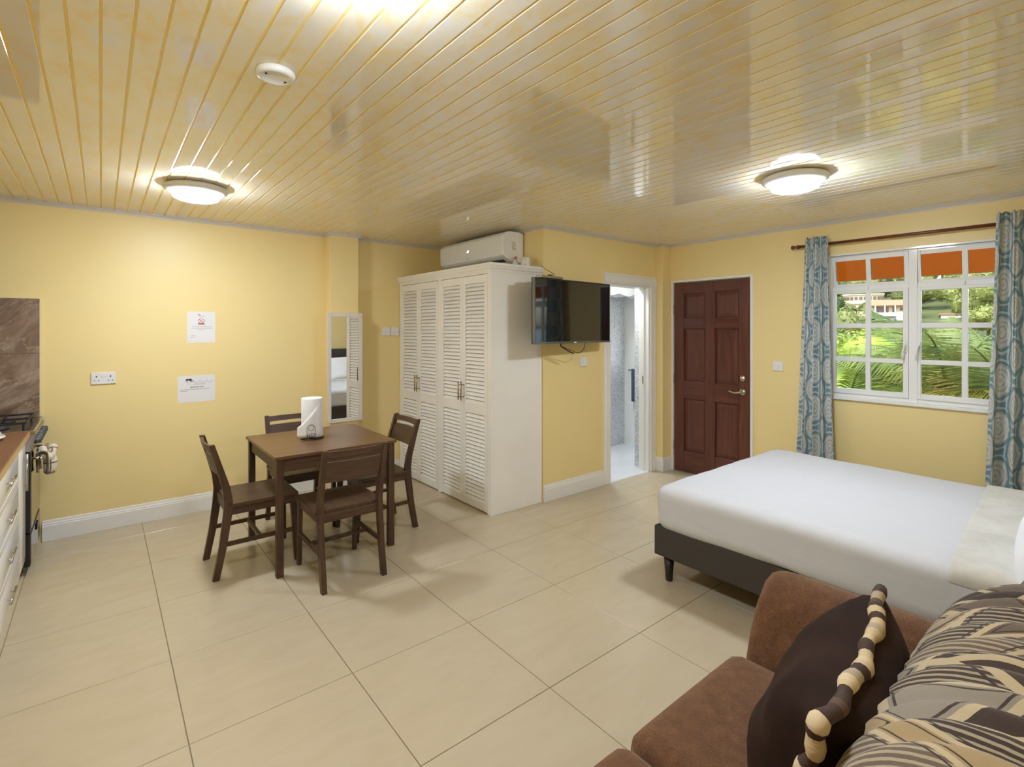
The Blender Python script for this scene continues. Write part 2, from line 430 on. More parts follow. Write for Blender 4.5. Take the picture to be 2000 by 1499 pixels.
# ---- walls
struct(Bx(XL-.15, XJ+.12, YA, YA+.15, -.1, H+.1).build('wall_far', 'wall_paint'), 'yellow painted wall behind the dining table')
struct(MB().box(1.702, 1.98, YA-.143, YA, 0, H).build('wall_pilaster', 'wall_paint', bevel=.004), 'shallow yellow pilaster behind the narrow mirror')
struct(Bx(XL-.15, XL, YR, YA, -.1, H+.1).build('wall_left', 'wall_paint'), 'yellow wall behind the kitchen counter')
struct(Bx(XL-.15, XC+.2, YR-.15, YR, -.1, H+.1).build('wall_rear', 'wall_paint'), 'yellow wall behind the headboard')
struct(Bx(XJ, XJ+.12, YB+.12, YA, -.1, H+.1).build('wall_wardrobe', 'wall_paint'), 'yellow wall behind the wardrobe')
OX0, OX1, OZ = 3.95, 4.615, 2.0
struct(MB().box(XJ, OX0, YB, YB+.12, -.1, H+.1).box(OX1, XC+.2, YB, YB+.12, -.1, H+.1).box(OX0, OX1, YB, YB+.12, OZ, H+.1).build('wall_television', 'wall_paint'), 'yellow wall that carries the television')
WY0, WY1, WZ0, WZ1 = .52, 1.69, .965, 2.175
DY0, DY1, DZ = 2.36, 3.195, 2.04
struct(MB().box(XC, XC+.2, YR, WY0, -.1, H+.1).box(XC, XC+.2, WY0, WY1, -.1, WZ0).box(XC, XC+.2, WY0, WY1, WZ1, H+.1)
       .box(XC, XC+.2, WY1, DY0-.012, -.1, H+.1).box(XC, XC+.2, DY0-.012, DY1+.012, DZ+.012, H+.1).box(XC, XC+.2, DY1+.012, YB, -.1, H+.1).build('wall_window', 'wall_paint'), 'yellow wall with the window and entrance door')
struct(MB().box(4.722, XC, 3.243, YB, 0, H).build('wall_corner', 'wall_paint', bevel=.004), 'yellow corner pier beside the entrance door')
# ---- bathroom shell beyond the opening
BX0, BX1, BY1 = 3.2, 5.48, 4.36
struct(Bx(BX0, BX1+.1, BY1, BY1+.1, -.1, H).build('wall_bathroom_far', 'mosaic'), 'speckled mosaic wall of the bathroom')
struct(Bx(BX1, BX1+.1, YB+.12, BY1, -.1, H).build('wall_bathroom_right', 'white_gloss'), 'pale wall at the far end of the bathroom')
struct(Bx(BX0-.02, BX0, YB+.12, BY1, -.1, H).build('wall_bathroom_left', 'mosaic'), 'mosaic wall beside the bathroom entrance')
struct(Bx(OX1+.06, BX1, YB+.121, YB+.24, 0, H).build('wall_bathroom_near', 'mosaic'), 'mosaic return beside the bathroom door jamb')
struct(Bx(BX0, BX1+.1, YB+.12, BY1+.1, -.1, .0).build('floor_bathroom', 'bath_floor'), 'glossy white bathroom floor')
struct(Bx(OX0, OX1, YB, YB+.12, -.1, .001).build('floor_threshold', 'bath_floor'), 'pale threshold of the bathroom opening')
struct(Bx(BX0, BX1+.1, YB+.12, BY1+.1, H-.006, H+.005).build('ceiling_bathroom', 'white_trim'), 'white bathroom ceiling')
mb = MB(); top = []; 
pts = [(BX0+.3+i*.1, 1.96+.018*math.sin(i*1.9)) for i in range(20)]
prof = [(BX0+.3, H)] + pts + [(pts[-1][0], H)]
mb.prism(prof[::-1], 3.98, 4.2, 'y'); struct(mb.build('trim_1', 'white_trim'), 'white bulkhead under the bathroom ceiling')
# ---- floor: grout bed and square tiles
fl = struct(MB().box(XL-.1, XC+.2, YR-.1, YA+.1, -.16, -.006).build('floor', 'grout'), 'beige square floor tiles with thin dark joints')
T = .623; GX, GY = .254, 2.217; J = .0016; tile_mesh = {}
def clip(a0, a1, lo, hi): return max(a0, lo), min(a1, hi)
for i in range(-3, 9):
    for j in range(-5, 6):
        x0, x1 = clip(GX+i*T+J, GX+(i+1)*T-J, XL, XC); y0, y1 = clip(GY+j*T+J, GY+(j+1)*T-J, YR, YA)
        if x0 >= XJ+.02: y1 = min(y1, YB)
        if x1-x0 < .02 or y1-y0 < .02: continue
        parts = [(x0, x1, y0, y1)]
        if x0 < XJ < x1 and y1 > YB: parts = [(x0, XJ, y0, y1)] + ([(XJ, x1, y0, YB)] if y0 < YB-.02 else [])
        for (a, b, c, d) in parts:
            key = (round(b-a, 4), round(d-c, 4))
            if key not in tile_mesh:
                w, l = key; e = .0012
                m = MB().loft([[(e, e, 0), (w-e, e, 0), (w-e, l-e, 0), (e, l-e, 0)], [(0, 0, -.0012), (w, 0, -.0012), (w, l, -.0012), (0, l, -.0012)], [(0, 0, -.006), (w, 0, -.006), (w, l, -.006), (0, l, -.006)]])
                m.f = [q[::-1] for q in m.f]; tile_mesh[key] = m.mesh('tile'); tile_mesh[key].materials.append(MATS['floor_tile'])
            o = link('tile', tile_mesh[key], None, fl, True); o.location = (a, c, 0)
# ---- ceiling: backing in groove colour and planks running along y
ce = struct(MB().box(XL-.1, XC+.2, YR-.1, YA+.2, H+.003, H+.16).build('ceiling', 'pvc_groove'), 'glossy cream marbled plank ceiling')
PW = .0795
def plank_mesh(L):
    w = PW-.0085; p = [(0, .003), (0, .0014), (.0012, 0), (w-.0012, 0), (w, .0014), (w, .003)]
    me = MB().loft([[(x, 0, z) for x, z in p], [(x, L, z) for x, z in p]]).mesh('plank'); me.materials.append(MATS['pvc_plank']); return me
pm = {True: plank_mesh(YA-YR), False: plank_mesh(YB-YR)}
x = -.4775-7*PW+.0045
while x < XC-.02:
    if x > XL-.03:
        long_ = x < XJ-.03
        o = link('plank', pm[long_], None, ce, True); o.location = (x, YR, H)
    x += PW
# ---- cornice, baseboards
def cornice(name, pts, lab):
    prof = [(0, 0), (.022, 0), (.022, -.006), (.016, -.010), (.010, -.016), (.008, -.026), (0, -.026)]
    mb = MB()
    for (x0, y0, x1, y1, nx, ny) in pts:
        r = [[(x0+nx*d, y0+ny*d, H+z) for d, z in prof], [(x1+nx*d, y1+ny*d, H+z) for d, z in prof]]
        mb.loft(r)
    return struct(mb.build(name, 'grey_cornice'), lab)
cornice('trim_2', [(XL, YA, 1.702, YA, 0, -1), (1.98, YA, XJ, YA, 0, -1), (1.68, YA-.143, 2.002, YA-.143, 0, -1), (1.702, YA, 1.702, YA-.15, -1, 0), (1.98, YA, 1.98, YA-.15, 1, 0)], 'thin grey cornice above the dining wall')
cornice('trim_3', [(XJ, YB-.02, XJ, YA, -1, 0)], 'thin grey cornice above the air conditioner')
cornice('trim_4', [(XJ-.02, YB, 4.722, YB, 0, -1), (4.722, YB, 4.722, 3.243, -1, 0), (4.70, 3.243, XC, 3.243, 0, -1)], 'thin grey cornice above the television wall')
cornice('trim_5', [(XC, 3.243, XC, YR, -1, 0)], 'thin grey cornice above the window wall')
def baseboard(name, segs, lab):
    prof = [(0, 0), (.016, 0), (.016, .108), (.013, .114), (.013, .122), (.009, .130), (.007, .144), (0, .148)]
    mb = MB()
    for (x0, y0, x1, y1, nx, ny) in segs: mb.loft([[(x0+nx*d, y0+ny*d, z+.001) for d, z in prof], [(x1+nx*d, y1+ny*d, z+.001) for d, z in prof]])
    return struct(mb.build(name, 'white_trim'), lab)
baseboard('baseboard_far', [(-.33, YA, 1.702, YA, 0, -1), (1.98, YA, 2.49, YA, 0, -1), (1.69, YA-.143, 1.99, YA-.143, 0, -1)], 'white skirting under the dining wall')
baseboard('baseboard_television', [(XJ, YB, 3.86, YB, 0, -1)], 'white skirting under the television')
baseboard('baseboard_corner', [(4.722, YB, 4.722, 3.235, -1, 0), (4.71, 3.243, 4.86, 3.243, 0, -1)], 'white skirting round the corner pier')
baseboard('baseboard_window', [(XC, 2.32, XC, YR, -1, 0)], 'white skirting under the window')
baseboard('baseboard_rear', [(XL, YR, XC, YR, 0, 1)], 'white skirting behind sofa and bed')
# ---- casing round the bathroom opening
def casing_profile(w): return [(0, 0), (0, .022), (.012, .026), (.03, .020), (w-.03, .020), (w-.018, .012), (w, .010), (w, 0)]
mb = MB(); y = YB
for sx, xx in ((1, OX1), (-1, OX0)):
    p = casing_profile(.105 if sx > 0 else .085)
    mb.loft([[(xx+sx*a, y-b, .001) for a, b in p], [(xx+sx*a, y-b, OZ+.0) for a, b in p]])
p = casing_profile(.105)
mb.loft([[(OX0-.085, y-b, OZ+a) for a, b in p], [(OX1+.105, y-b, OZ+a) for a, b in p]])
mb.box(OX1-.018, OX1, YB-.004, YB+.125, .001, OZ).box(OX0, OX0+.018, YB-.004, YB+.125, .001, OZ).box(OX0+.018, OX1-.018, YB-.004, YB+.125, OZ-.018, OZ)
mb.box(OX1-.03, OX1-.018, YB+.05, YB+.09, .001, OZ-.018)
cs = struct(mb.build('trim_6', 'white_trim'), 'white moulded casing round the bathroom opening')
Bx(OX1-.034, OX1-.0305, YB+.055, YB+.07, .95, 1.03).build('strike_plate', 'nickel', cs)

# ---- entrance door (six raised panels)
d1 = bpy.data.objects.new('door_1', None); COL.objects.link(d1); d1.location = (XC, (DY0+DY1)/2, 0); struct(d1, 'reddish brown six panel entrance door')
fx = XC+.004                      # face of the leaf
mb = MB(); wdt = .03
mb.box(XC-.012, XC+.1, DY0-.03, DY0-.006, .001, DZ+.03).box(XC-.012, XC+.1, DY1+.006, DY1+.03, .001, DZ+.03).box(XC-.012, XC+.1, DY0-.006, DY1+.006, DZ+.006, DZ+.03)
mb.build('door_frame', 'white_trim', d1, bevel=.002)
Bx(fx+.018, fx+.045, DY0, DY1, .008, DZ).build('door_leaf', 'mahogany_z', d1)
ST = .115; ymid = (DY0+DY1)/2; rails = [(.008, .235), (.80, .985), (1.545, 1.655), (1.925, DZ)]
for (a, b) in ((DY0, DY0+ST), (ymid-.055, ymid+.055), (DY1-ST, DY1)): Bx(fx, fx+.02, a, b, .008, DZ).build('stile', 'mahogany_z', d1, bevel=.004)
for (z0, z1) in rails:
    for (a, b) in ((DY0+ST, ymid-.055), (ymid+.055, DY1-ST)): Bx(fx+.0005, fx+.02, a, b, z0, z1).build('rail', 'mahogany_y', d1, bevel=.004)
for k in range(3):
    z0, z1 = rails[k][1], rails[k+1][0]
    for (a, b) in ((DY0+ST, ymid-.055), (ymid+.055, DY1-ST)):
        e, q = .012, .045
        MB().loft([[(fx+.019, a+e, z0+e), (fx+.019, b-e, z0+e), (fx+.019, b-e, z1-e), (fx+.019, a+e, z1-e)],
                   [(fx+.014, a+e, z0+e), (fx+.014, b-e, z0+e), (fx+.014, b-e, z1-e), (fx+.014, a+e, z1-e)],
                   [(fx+.004, a+q, z0+q), (fx+.004, b-q, z0+q), (fx+.004, b-q, z1-q), (fx+.004, a+q, z1-q)]]).build('panel', 'mahogany_z', d1)
hy = DY0+.075
lv = MB().lathe([(.0, fx-.018), (.018, fx-.018), (.030, fx-.012), (.034, fx-.002), (.034, fx)], 24, (0, hy, .925), 'x').build('lever_rose', 'nickel', d1, smooth=True)
MB().tube([(fx-.018, hy, .925), (fx-.042, hy, .925), (fx-.05, hy+.02, .922), (fx-.05, hy+.06, .917), (fx-.05, hy+.1, .926), (fx-.048, hy+.125, .93)], [.011, .011, .011, .009, .008, .006], 10).build('lever', 'nickel', lv, smooth=True)
MB().lathe([(.0, fx-.024), (.014, fx-.024), (.018, fx-.018), (.030, fx-.014), (.034, fx-.002), (.034, fx)], 24, (0, hy, 1.058), 'x').build('deadbolt', 'nickel', d1, smooth=True)
for z in (.28, 1.0, 1.75): MB().tube([(XC-.006, DY1+.004, z-.05), (XC-.006, DY1+.004, z+.05)], .006, 8).build('hinge', 'nickel', d1, smooth=True)

# ---- window: frame, two casements with glazing bars, top lights
w1 = bpy.data.objects.new('window_1', None); COL.objects.link(w1); w1.location = (XC, 1.1, WZ0); struct(w1, 'white casement window with small panes')
fx0, fx1 = 4.905, 4.965
mb = MB(); mb.box(fx0, fx1, WY0, WY0+.03, WZ0, WZ1).box(fx0, fx1, WY1-.03, WY1, WZ0, WZ1)
for (a, b) in ((WY0+.03, 1.078), (1.132, WY1-.03)): mb.box(fx0, fx1, a, b, WZ1-.03, WZ1).box(fx0, fx1, a, b, WZ0, WZ0+.035).box(fx0, fx1, a, b, 1.862, 1.902)
mb.box(fx0-.006, fx1, 1.078, 1.132, WZ0, WZ1)
mb.build('window_frame', 'white_gloss', w1, bevel=.003)
mb = MB(); mb.box(XC-.002, fx0-.0005, WY0, WY0+.012, WZ0+.005, WZ1).box(XC-.002, fx0-.0005, WY1-.012, WY1, WZ0+.005, WZ1).box(XC-.002, fx0-.0005, WY0+.012, WY1-.012, WZ1-.012, WZ1).build('window_reveal', 'white_gloss', w1)
Bx(XC-.02, fx0-.0005, WY0+.001, WY1-.001, WZ0-.018, WZ0+.004).build('window_sill', 'white_gloss', w1, bevel=.003)
rows = [(1.04, 1.27), (1.305, 1.551), (1.589, 1.84)]
for (a, b, cx) in ((1.133, 1.659, 1.402), (.551, 1.077, .80)):
    sash = MB(); x0, x1 = fx0-.012, fx0+.024
    sash.box(x0, x1, a, a+.034, 1.0, 1.862).box(x0, x1, b-.022, b, 1.0, 1.862).box(x0, x1, a+.034, b-.022, 1.0, 1.04).box(x0, x1, a+.034, b-.022, 1.84, 1.862)
    so_ = sash.build('casement', 'white_gloss', w1, bevel=.003)
    for (z0, z1) in ((1.27, 1.305), (1.551, 1.589)): Bx(x0+.003, x1-.003, a+.03, b-.018, z0, z1).build('glazing_bar', 'white_gloss', so_, bevel=.002)
    Bx(x0+.002, x1-.002, cx-.017, cx+.017, 1.03, 1.85).build('glazing_bar', 'white_gloss', so_, bevel=.002)
    for (z0, z1) in rows:
        for (ya, yb) in ((a+.034, cx-.017), (cx+.017, b-.022)): Bx(x0+.016, x0+.020, ya, yb, z0, z1).build('pane', 'pane_glass', so_)
    tl = MB(); tl.box(x0, x1, a, a+.03, 1.90, 2.15).box(x0, x1, b-.02, b, 1.90, 2.15).box(x0, x1, a+.03, b-.02, 1.90, 1.922).box(x0, x1, a+.03, b-.02, 2.115, 2.15)
    to = tl.build('top_light', 'white_gloss', w1, bevel=.003)
    Bx(x0+.002, x1-.002, cx-.017, cx+.017, 1.915, 2.12).build('glazing_bar', 'white_gloss', to, bevel=.002)
    for (ya, yb) in ((a+.03, cx-.017), (cx+.017, b-.02)): Bx(x0+.016, x0+.020, ya, yb, 1.922, 2.115).build('pane', 'pane_glass', to)
    MB().tube([(x0-.004, cx, 1.895), (x0-.02, cx, 1.888), (x0-.02, cx, 1.868)], .005, 8).build('latch', 'white_gloss', to, smooth=True)
    P_ = Vector((x0, 0, 2.15)); to.rotation_euler.y = math.radians(-6); to.location = P_ - Matrix.Rotation(math.radians(-6), 3, 'Y') @ P_ - Vector(w1.location)
    hy_ = a+.017 if a > 1.1 else b-.012
    hd = MB().box(x0-.012, x0, hy_-.010, hy_+.010, 1.36, 1.44).build('handle', 'white_gloss', so_, bevel=.003)
    MB().tube([(x0-.012, hy_, 1.415), (x0-.036, hy_, 1.41), (x0-.04, hy_+.01, 1.36), (x0-.038, hy_+.014, 1.30)], .006, 8).build('handle_lever', 'white_gloss', hd, smooth=True)
MB().tube([(fx1, 1.40, 1.908), (fx1+.09, 1.53, 1.935)], .005, 8).build('window_stay', 'black_iron', w1, smooth=True)

# ============================================================ FURNITURE
# ---- dining chair (front = +y)
def chair(label):
    t = thing('dining_chair', label, 'chair', group='dining chairs round the table')
    sx = .186
    for s in (-1, 1):
        prof = [(-.238, 0, .019), (-.200, .20, .021), (-.176, .38, .024), (-.170, .47, .024), (-.182, .56, .022), (-.222, .70, .018), (-.262, .835, .016)]
        fine = []
        for k in range(len(prof)-1):
            for q in range(4):
                u = q/4; fine.append(tuple(prof[k][i]*(1-u)+prof[k+1][i]*u for i in range(3)))
        fine.append(prof[-1])
        mb = MB(); mb.loft([[(s*sx-.0155, y-h, z), (s*sx+.0155, y-h, z), (s*sx+.0155, y+h, z), (s*sx-.0155, y+h, z)] for y, z, h in fine])
        mb.build('leg', 'walnut_z', t, True, bevel=.002)
        MB().loft([[(s*sx-.013, y-h, z), (s*sx+.013, y-h, z), (s*sx+.013, y+h, z), (s*sx-.013, y+h, z)] for y, z, h in ((.236, 0, .015), (.212, .437, .021))]).build('leg', 'walnut_z', t, True, bevel=.002)
        MB().box(s*sx-.010, s*sx+.010, -.16, .205, .385, .437).build('side_rail', 'walnut_y', t, True, bevel=.002)
        MB().loft([[(s*sx-.009, -.196, .195), (s*sx+.009, -.196, .195), (s*sx+.009, -.196, .22), (s*sx-.009, -.196, .22)], [(s*sx-.009, .226, .195), (s*sx+.009, .226, .195), (s*sx+.009, .226, .22), (s*sx-.009, .226, .22)]]).build('stretcher', 'walnut_y', t, True)
    Bx(-sx+.008, sx-.008, .005, .025, .197, .218).build('stretcher', 'walnut_x', t, True)
    Bx(-sx+.01, sx-.01, .195, .213, .385, .437).build('front_rail', 'walnut_x', t, True, bevel=.002)
    Bx(-sx+.01, sx-.01, -.178, -.160, .385, .437).build('back_rail', 'walnut_x', t, True, bevel=.002)
    def seat(u, v):
        x = -.212+.424*u; yy = -.166+.406*v; return (x, yy, .457-.009*math.sin(PI*u)*math.sin(PI*min(1, v*1.1)))
    mb = MB().grid(10, 8, seat); n = len(mb.v)
    me = mb.build('seat', 'walnut_y', t, True, smooth=False); m = me.modifiers.new('sol', 'SOLIDIFY'); m.thickness = .02; m.offset = -1
    for z0, z1 in ((.788, .828), (.632, .762)):
        rings = []
        for i in range(9):
            x = -sx+.012+(2*sx-.024)*i/8; bow = -.020*math.sin(PI*i/8)
            ys = lambda z: -.182-(z-.56)*.30
            rings.append([(x, ys(z0)-.009+bow, z0), (x, ys(z0)+.009+bow, z0), (x, ys(z1)+.009+bow, z1), (x, ys(z1)-.009+bow, z1)])
        MB().loft(rings).build('back_slat', 'walnut_x', t, True, bevel=.003)
    return t
ch = chair('walnut dining chair nearest the camera, its back to the viewer')
ch.location = (1.195, 3.225, 0)
for lab, loc, rz in (('walnut dining chair on the kitchen side of the table', (.785, 3.742, 0), -PI/2),
                     ('walnut dining chair on the wardrobe side of the table', (1.668, 3.737, 0), PI/2),
                     ('walnut dining chair between the table and the wall', (1.235, 4.20, 0), PI)):
    c = copy_tree(ch); c['label'] = lab; c.location = loc; c.rotation_euler.z = rz
# ---- table
t = thing('dining_table', 'square dark wood dining table holding the paper towel roll', 'table', (1.235, 3.735, 0))
TX0, TX1, TY0, TY1 = .830, 1.640, 3.330, 4.140
Bx(TX0, TX1, TY0, TY1, .732, .752).build('tabletop', 'walnut_top', t, bevel=.003)
for a in (0, 1):
    for b in (0, 1):
        x0 = TX0+.012 if not a else TX1-.012-.042; y0 = TY0+.012 if not b else TY1-.012-.042
        Bx(x0, x0+.042, y0, y0+.042, 0, .732).build('leg', 'walnut_z', t, bevel=.002)
for y0 in (TY0+.024, TY1-.042): Bx(TX0+.05, TX1-.05, y0, y0+.018, .648, .732).build('apron', 'walnut_x', t, bevel=.001)
for x0 in (TX0+.024, TX1-.042): Bx(x0, x0+.018, TY0+.05, TY1-.05, .648, .732).build('apron', 'walnut_y', t, bevel=.001)
# ---- paper towel roll and its wire holder
RC = (1.19, 3.77); RZ = .752
t = thing('paper_towel_roll', 'white paper towel roll standing on the dining table', 'paper towel', (RC[0], RC[1], RZ))
def rollr(a): return .073
mb = MB(); prof = [(.0195, .016), (.072, .016), (.0735, .02), (.0735, .288), (.072, .292), (.0195, .292), (.0195, .016)]
rings = [[(RC[0]+r*math.cos(2*PI*j/40), RC[1]+r*math.sin(2*PI*j/40), RZ+h) for j in range(40)] for r, h in prof]
mb.loft(rings, cap=False); mb.build('roll', 'paper_towel', t, smooth=True, bevel=0)
# loose end of the sheet, cut on the slant
mb = MB(); a0 = math.radians(-150); NN = 14
def sheet(u, v):
    a = math.radians(-60)-u*math.radians(118); r = .0745 + (.030*max(0, (u-.72)/.28)**1.6)
    top = .255*(1-u*.72)
    return (RC[0]+r*math.cos(a), RC[1]+r*math.sin(a), RZ+.016+v*top)
mb.grid(20, 6, sheet); o = mb.build('loose_sheet', 'paper_towel', t, smooth=True); m = o.modifiers.new('s', 'SOLIDIFY'); m.thickness = .001
t = thing('towel_holder', 'dark wire holder with lotus ornament round the paper towel roll', 'towel holder', (RC[0], RC[1], RZ))
mb = MB(); mb.lathe([(.0, .009), (.078, .009), (.080, .006), (.078, .003), (.0, .003)], 32, (RC[0], RC[1], RZ)); mb.build('base', 'bronze_wire', t, smooth=True)
for k in range(4):
    a = k*PI/2+.3; MB().lathe([(.0, 0), (.007, 0), (.008, .003), (.0, .004)], 10, (RC[0]+.068*math.cos(a), RC[1]+.068*math.sin(a), RZ)).build('foot', 'bronze_wire', t, smooth=True)
MB().tube([(RC[0], RC[1], RZ+.006), (RC[0], RC[1], RZ+.275)], .008, 10).build('spindle', 'bronze_wire', t, smooth=True)
ca = math.radians(-112); cdir = Vector((math.cos(ca), math.sin(ca), 0)); ctan = Vector((-cdir.y, cdir.x, 0)); cc = Vector((RC[0], RC[1], RZ)) + cdir*.088
def on(p): return cc + ctan*p[0] + Vector((0, 0, p[1]))
W_ = .027
MB().tube([on((-W_, .006))] + [on(q) for q in [(-W_, .03), (-W_, .07)] + [(W_*math.cos(PI-PI*i/10), .085+W_*math.sin(PI-PI*i/10)) for i in range(11)] + [(W_, .03), (W_, .006)]], .0016, 6).build('wire_arch', 'bronze_wire', t, smooth=True)
MB().tube([on((.018*math.cos(2*PI*i/20), .088+.020*math.sin(2*PI*i/20))) for i in range(21)], .0012, 6).build('wire_ring', 'bronze_wire', t, smooth=True)
for k in range(-2, 3):
    MB().tube([on((0, .02)), on((k*.011, .028)), on((k*.013, .045)), on((k*.009, .058-abs(k)*.004))], .0016, 6).build('petal_wire', 'bronze_wire', t, smooth=True)
MB().tube([on((-.026, .034)), on((-.014, .022)), on((0, .018)), on((.014, .022)), on((.026, .034))], .0018, 6).build('petal_wire', 'bronze_wire', t, smooth=True)

# ---- wardrobe with louvred doors
WX, WY_0, WY_1, WH = 2.493, 3.352, 4.994, 2.04
t = thing('wardrobe', 'tall white wardrobe with four louvred doors', 'wardrobe', (2.78, 4.17, 0))
mb = MB()
mb.box(WX+.032, XJ-.004, WY_0, WY_0+.02, 0, WH).box(WX+.032, XJ-.004, WY_1-.02, WY_1, 0, WH).box(XJ-.02, XJ-.005, WY_0+.02, WY_1-.02, 0, WH).box(WX+.04, XJ-.021, WY_0+.021, WY_1-.021, 0.001, .03).box(WX+.04, XJ-.021, WY_0+.021, WY_1-.021, WH-.02, WH-.001)
mb.build('carcass', 'wardrobe_paint', t)
mb = MB(); FR = [(WY_0, 3.402), (4.142, 4.196), (4.955, WY_1)]
for a, b in FR: mb.box(WX, WX+.032, a, b, 0, WH)
mb.box(WX, WX+.032, 3.402, 4.142, 2.004, WH).box(WX, WX+.032, 4.196, 4.955, 2.004, WH); mb.build('face_frame', 'wardrobe_paint', t, bevel=.002)
prof = [(-.0, 2.022), (.006, 2.022), (.008, 2.036), (.016, 2.046), (.022, 2.066), (.026, 2.07), (.026, 2.09), (-.0, 2.09)]
mb = MB(); mb.loft([[(WX-d, WY_1, z) for d, z in prof], [(WX-d, WY_0-d, z) for d, z in prof], [(XJ-.004, WY_0-d, z) for d, z in prof]])
mb.build('crown_moulding', 'wardrobe_paint', t)
Bx(WX+.0005, XJ-.004, WY_0+.0005, WY_1, WH, 2.088).build('top_board', 'wardrobe_paint', t)
slat_meshes = {}
def slat(w):
    k = round(w, 3)
    if k not in slat_meshes:
        M = Matrix.Rotation(math.radians(-52), 4, 'Y')
        me = MB().box(-.021, .021, 0, w, -.0032, .0032, M).mesh('slat'); me.materials.append(MATS['wardrobe_paint']); slat_meshes[k] = me
    return slat_meshes[k]
doors = [(4.5765, 4.952, 'door_far'), (4.198, 4.5745, ''), (3.7735, 4.140, ''), (3.404, 3.7715, '')]
for n, (a, b, _) in enumerate(doors):
    s = .042; z0, z1 = .012, 2.0; dx0, dx1 = WX-.001, WX+.030
    mb = MB(); mb.box(dx0, dx1, a, a+s, z0, z1).box(dx0, dx1, b-s, b, z0, z1)
    for (q, r) in ((z0, .075), (.815, .900), (1.935, z1)): mb.box(dx0+.0008, dx1, a+s, b-s, q, r)
    mb.box(dx1-.004, dx1, a+s, b-s, .06, 1.95)
    d = mb.build('door', 'wardrobe_paint', t, bevel=.0015)
    for (q, r) in ((.075, .815), (.900, 1.935)):
        z = q+.017
        while z < r-.008:
            o = link('slat', slat(b-a-2*s), None, d, True); o.location = (WX+.016, a+s, z); z += .0335
    hy = (a+s/2) if n in (0, 2) else (b-s/2)
    hd = MB().tube([(WX-.034, hy, .915), (WX-.034, hy, 1.08)], .006, 10); hd.tube([(WX, hy, .945), (WX-.034, hy, .945)], .0045, 8).tube([(WX, hy, 1.05), (WX-.034, hy, 1.05)], .0045, 8)
    tag(hd.build('handle', 'brass_nickel', d, smooth=True), 'brushed metal bar handle')

# ---- air conditioner over the wardrobe
t = thing('air_conditioner', 'white wall air conditioner above the wardrobe', 'air conditioner', (2.93, 4.12, 2.12))
AY0, AY1 = 3.60, 4.68; ax = XJ-.002
prof = [(ax, 2.150), (ax, 2.425), (ax-.05, 2.436), (ax-.14, 2.436), (ax-.20, 2.428), (ax-.232, 2.410), (ax-.245, 2.385), (ax-.248, 2.33), (ax-.245, 2.24), (ax-.238, 2.205), (ax-.20, 2.185), (ax-.13, 2.155)]
MB().prism(prof[::-1], AY0, AY1, 'y').build('casing', 'white_gloss', t, bevel=.012, seg=3)
fp = [(ax-.246, 2.395), (ax-.252, 2.388), (ax-.2545, 2.33), (ax-.2515, 2.235), (ax-.246, 2.207), (ax-.240, 2.207), (ax-.24, 2.395)]
MB().prism(fp, AY0+.006, AY1-.006, 'y').build('front_panel', 'white_gloss', t, bevel=.002)
MB().loft([[(ax-.236, AY0+.05, 2.200), (ax-.236, AY1-.05, 2.200), (ax-.232, AY1-.05, 2.194), (ax-.232, AY0+.05, 2.194)], [(ax-.14, AY0+.05, 2.158), (ax-.14, AY1-.05, 2.158), (ax-.138, AY1-.05, 2.152), (ax-.138, AY0+.05, 2.152)]]).build('louvre_flap', 'white_gloss', t)
Bx(ax-.20, ax-.15, AY0+.06, AY1-.06, 2.160, 2.178).build('air_slot', 'dark_hole', t)
dg = MB(); px = ax-.2551; yc = 4.165; zc = 2.290
def seg_(y0, y1, z0, z1): dg.box(px-.0006, px+.002, yc-y1*.75, yc-y0*.75, zc+z0*.75, zc+z1*.75)
for off in (0, .021):      # two small digits
    for q in ((0, .014, .026, .030), (0, .014, .013, .017), (0, .014, 0, .004), (.011, .014, .015, .030), (0, .003, 0, .015)): seg_(q[0]+off, q[1]+off, q[2], q[3])
seg_(-.022, -.015, .004, .011)
dg.build('display_digits', 'ac_digits', t)
mk = MB(); [mk.box(px-.0004, px+.002, yc-.024+i*.009-.006, yc-.024+i*.009, 2.226, 2.231) for i in range(5)]; mk.build('badge', 'ink_grey', t)
lb = MB()
for i in range(6): lb.box(ax-.145+.004*(i % 2), ax-.105+.006*(i % 3), AY0-.0008, AY0+.002, 2.33-i*.013, 2.336-i*.013)
lb.build('side_label', 'ink_grey', t)
MB().lathe([(0, AY0-.001), (.007, AY0-.001), (.007, AY0+.002)], 12, (2.27, 0, 0), 'y').build('screw_hole', 'dark_hole', t).location += Vector((ax-.100, 0, 0)) - Vector((0, 0, 0))
bpy.data.objects['screw_hole'].location += Vector((-0.0, 0, 0))
# ---- cup and jar on the wardrobe
t = thing('mug', 'white mug on top of the wardrobe corner', 'mug', (2.955, 3.46, 2.09))
MB().lathe([(0, 0), (.038, 0), (.040, .004), (.042, .092), (.039, .092), (.037, .006), (0, .006)], 28, (2.955, 3.46, 2.09)).build('cup', 'china', t, smooth=True)
MB().tube([(2.955-.03, 3.43, 2.09+.075), (2.915, 3.405, 2.09+.065), (2.915, 3.405, 2.09+.03), (2.955-.03, 3.43, 2.09+.02)], .005, 8).build('handle', 'china', t, smooth=True)
t = thing('small_bottle', 'small cream bottle with red cap beside the mug', 'bottle', (2.925, 3.56, 2.09))
MB().lathe([(0, 0), (.026, 0), (.028, .004), (.028, .055), (.014, .07), (.012, .085), (0, .085)], 20, (2.925, 3.56, 2.09)).build('body', 'paper', t, smooth=True)
MB().lathe([(0, .085), (.014, .085), (.014, .108), (0, .11)], 16, (2.925, 3.56, 2.09)).build('cap', 'ink_red', t, smooth=True)

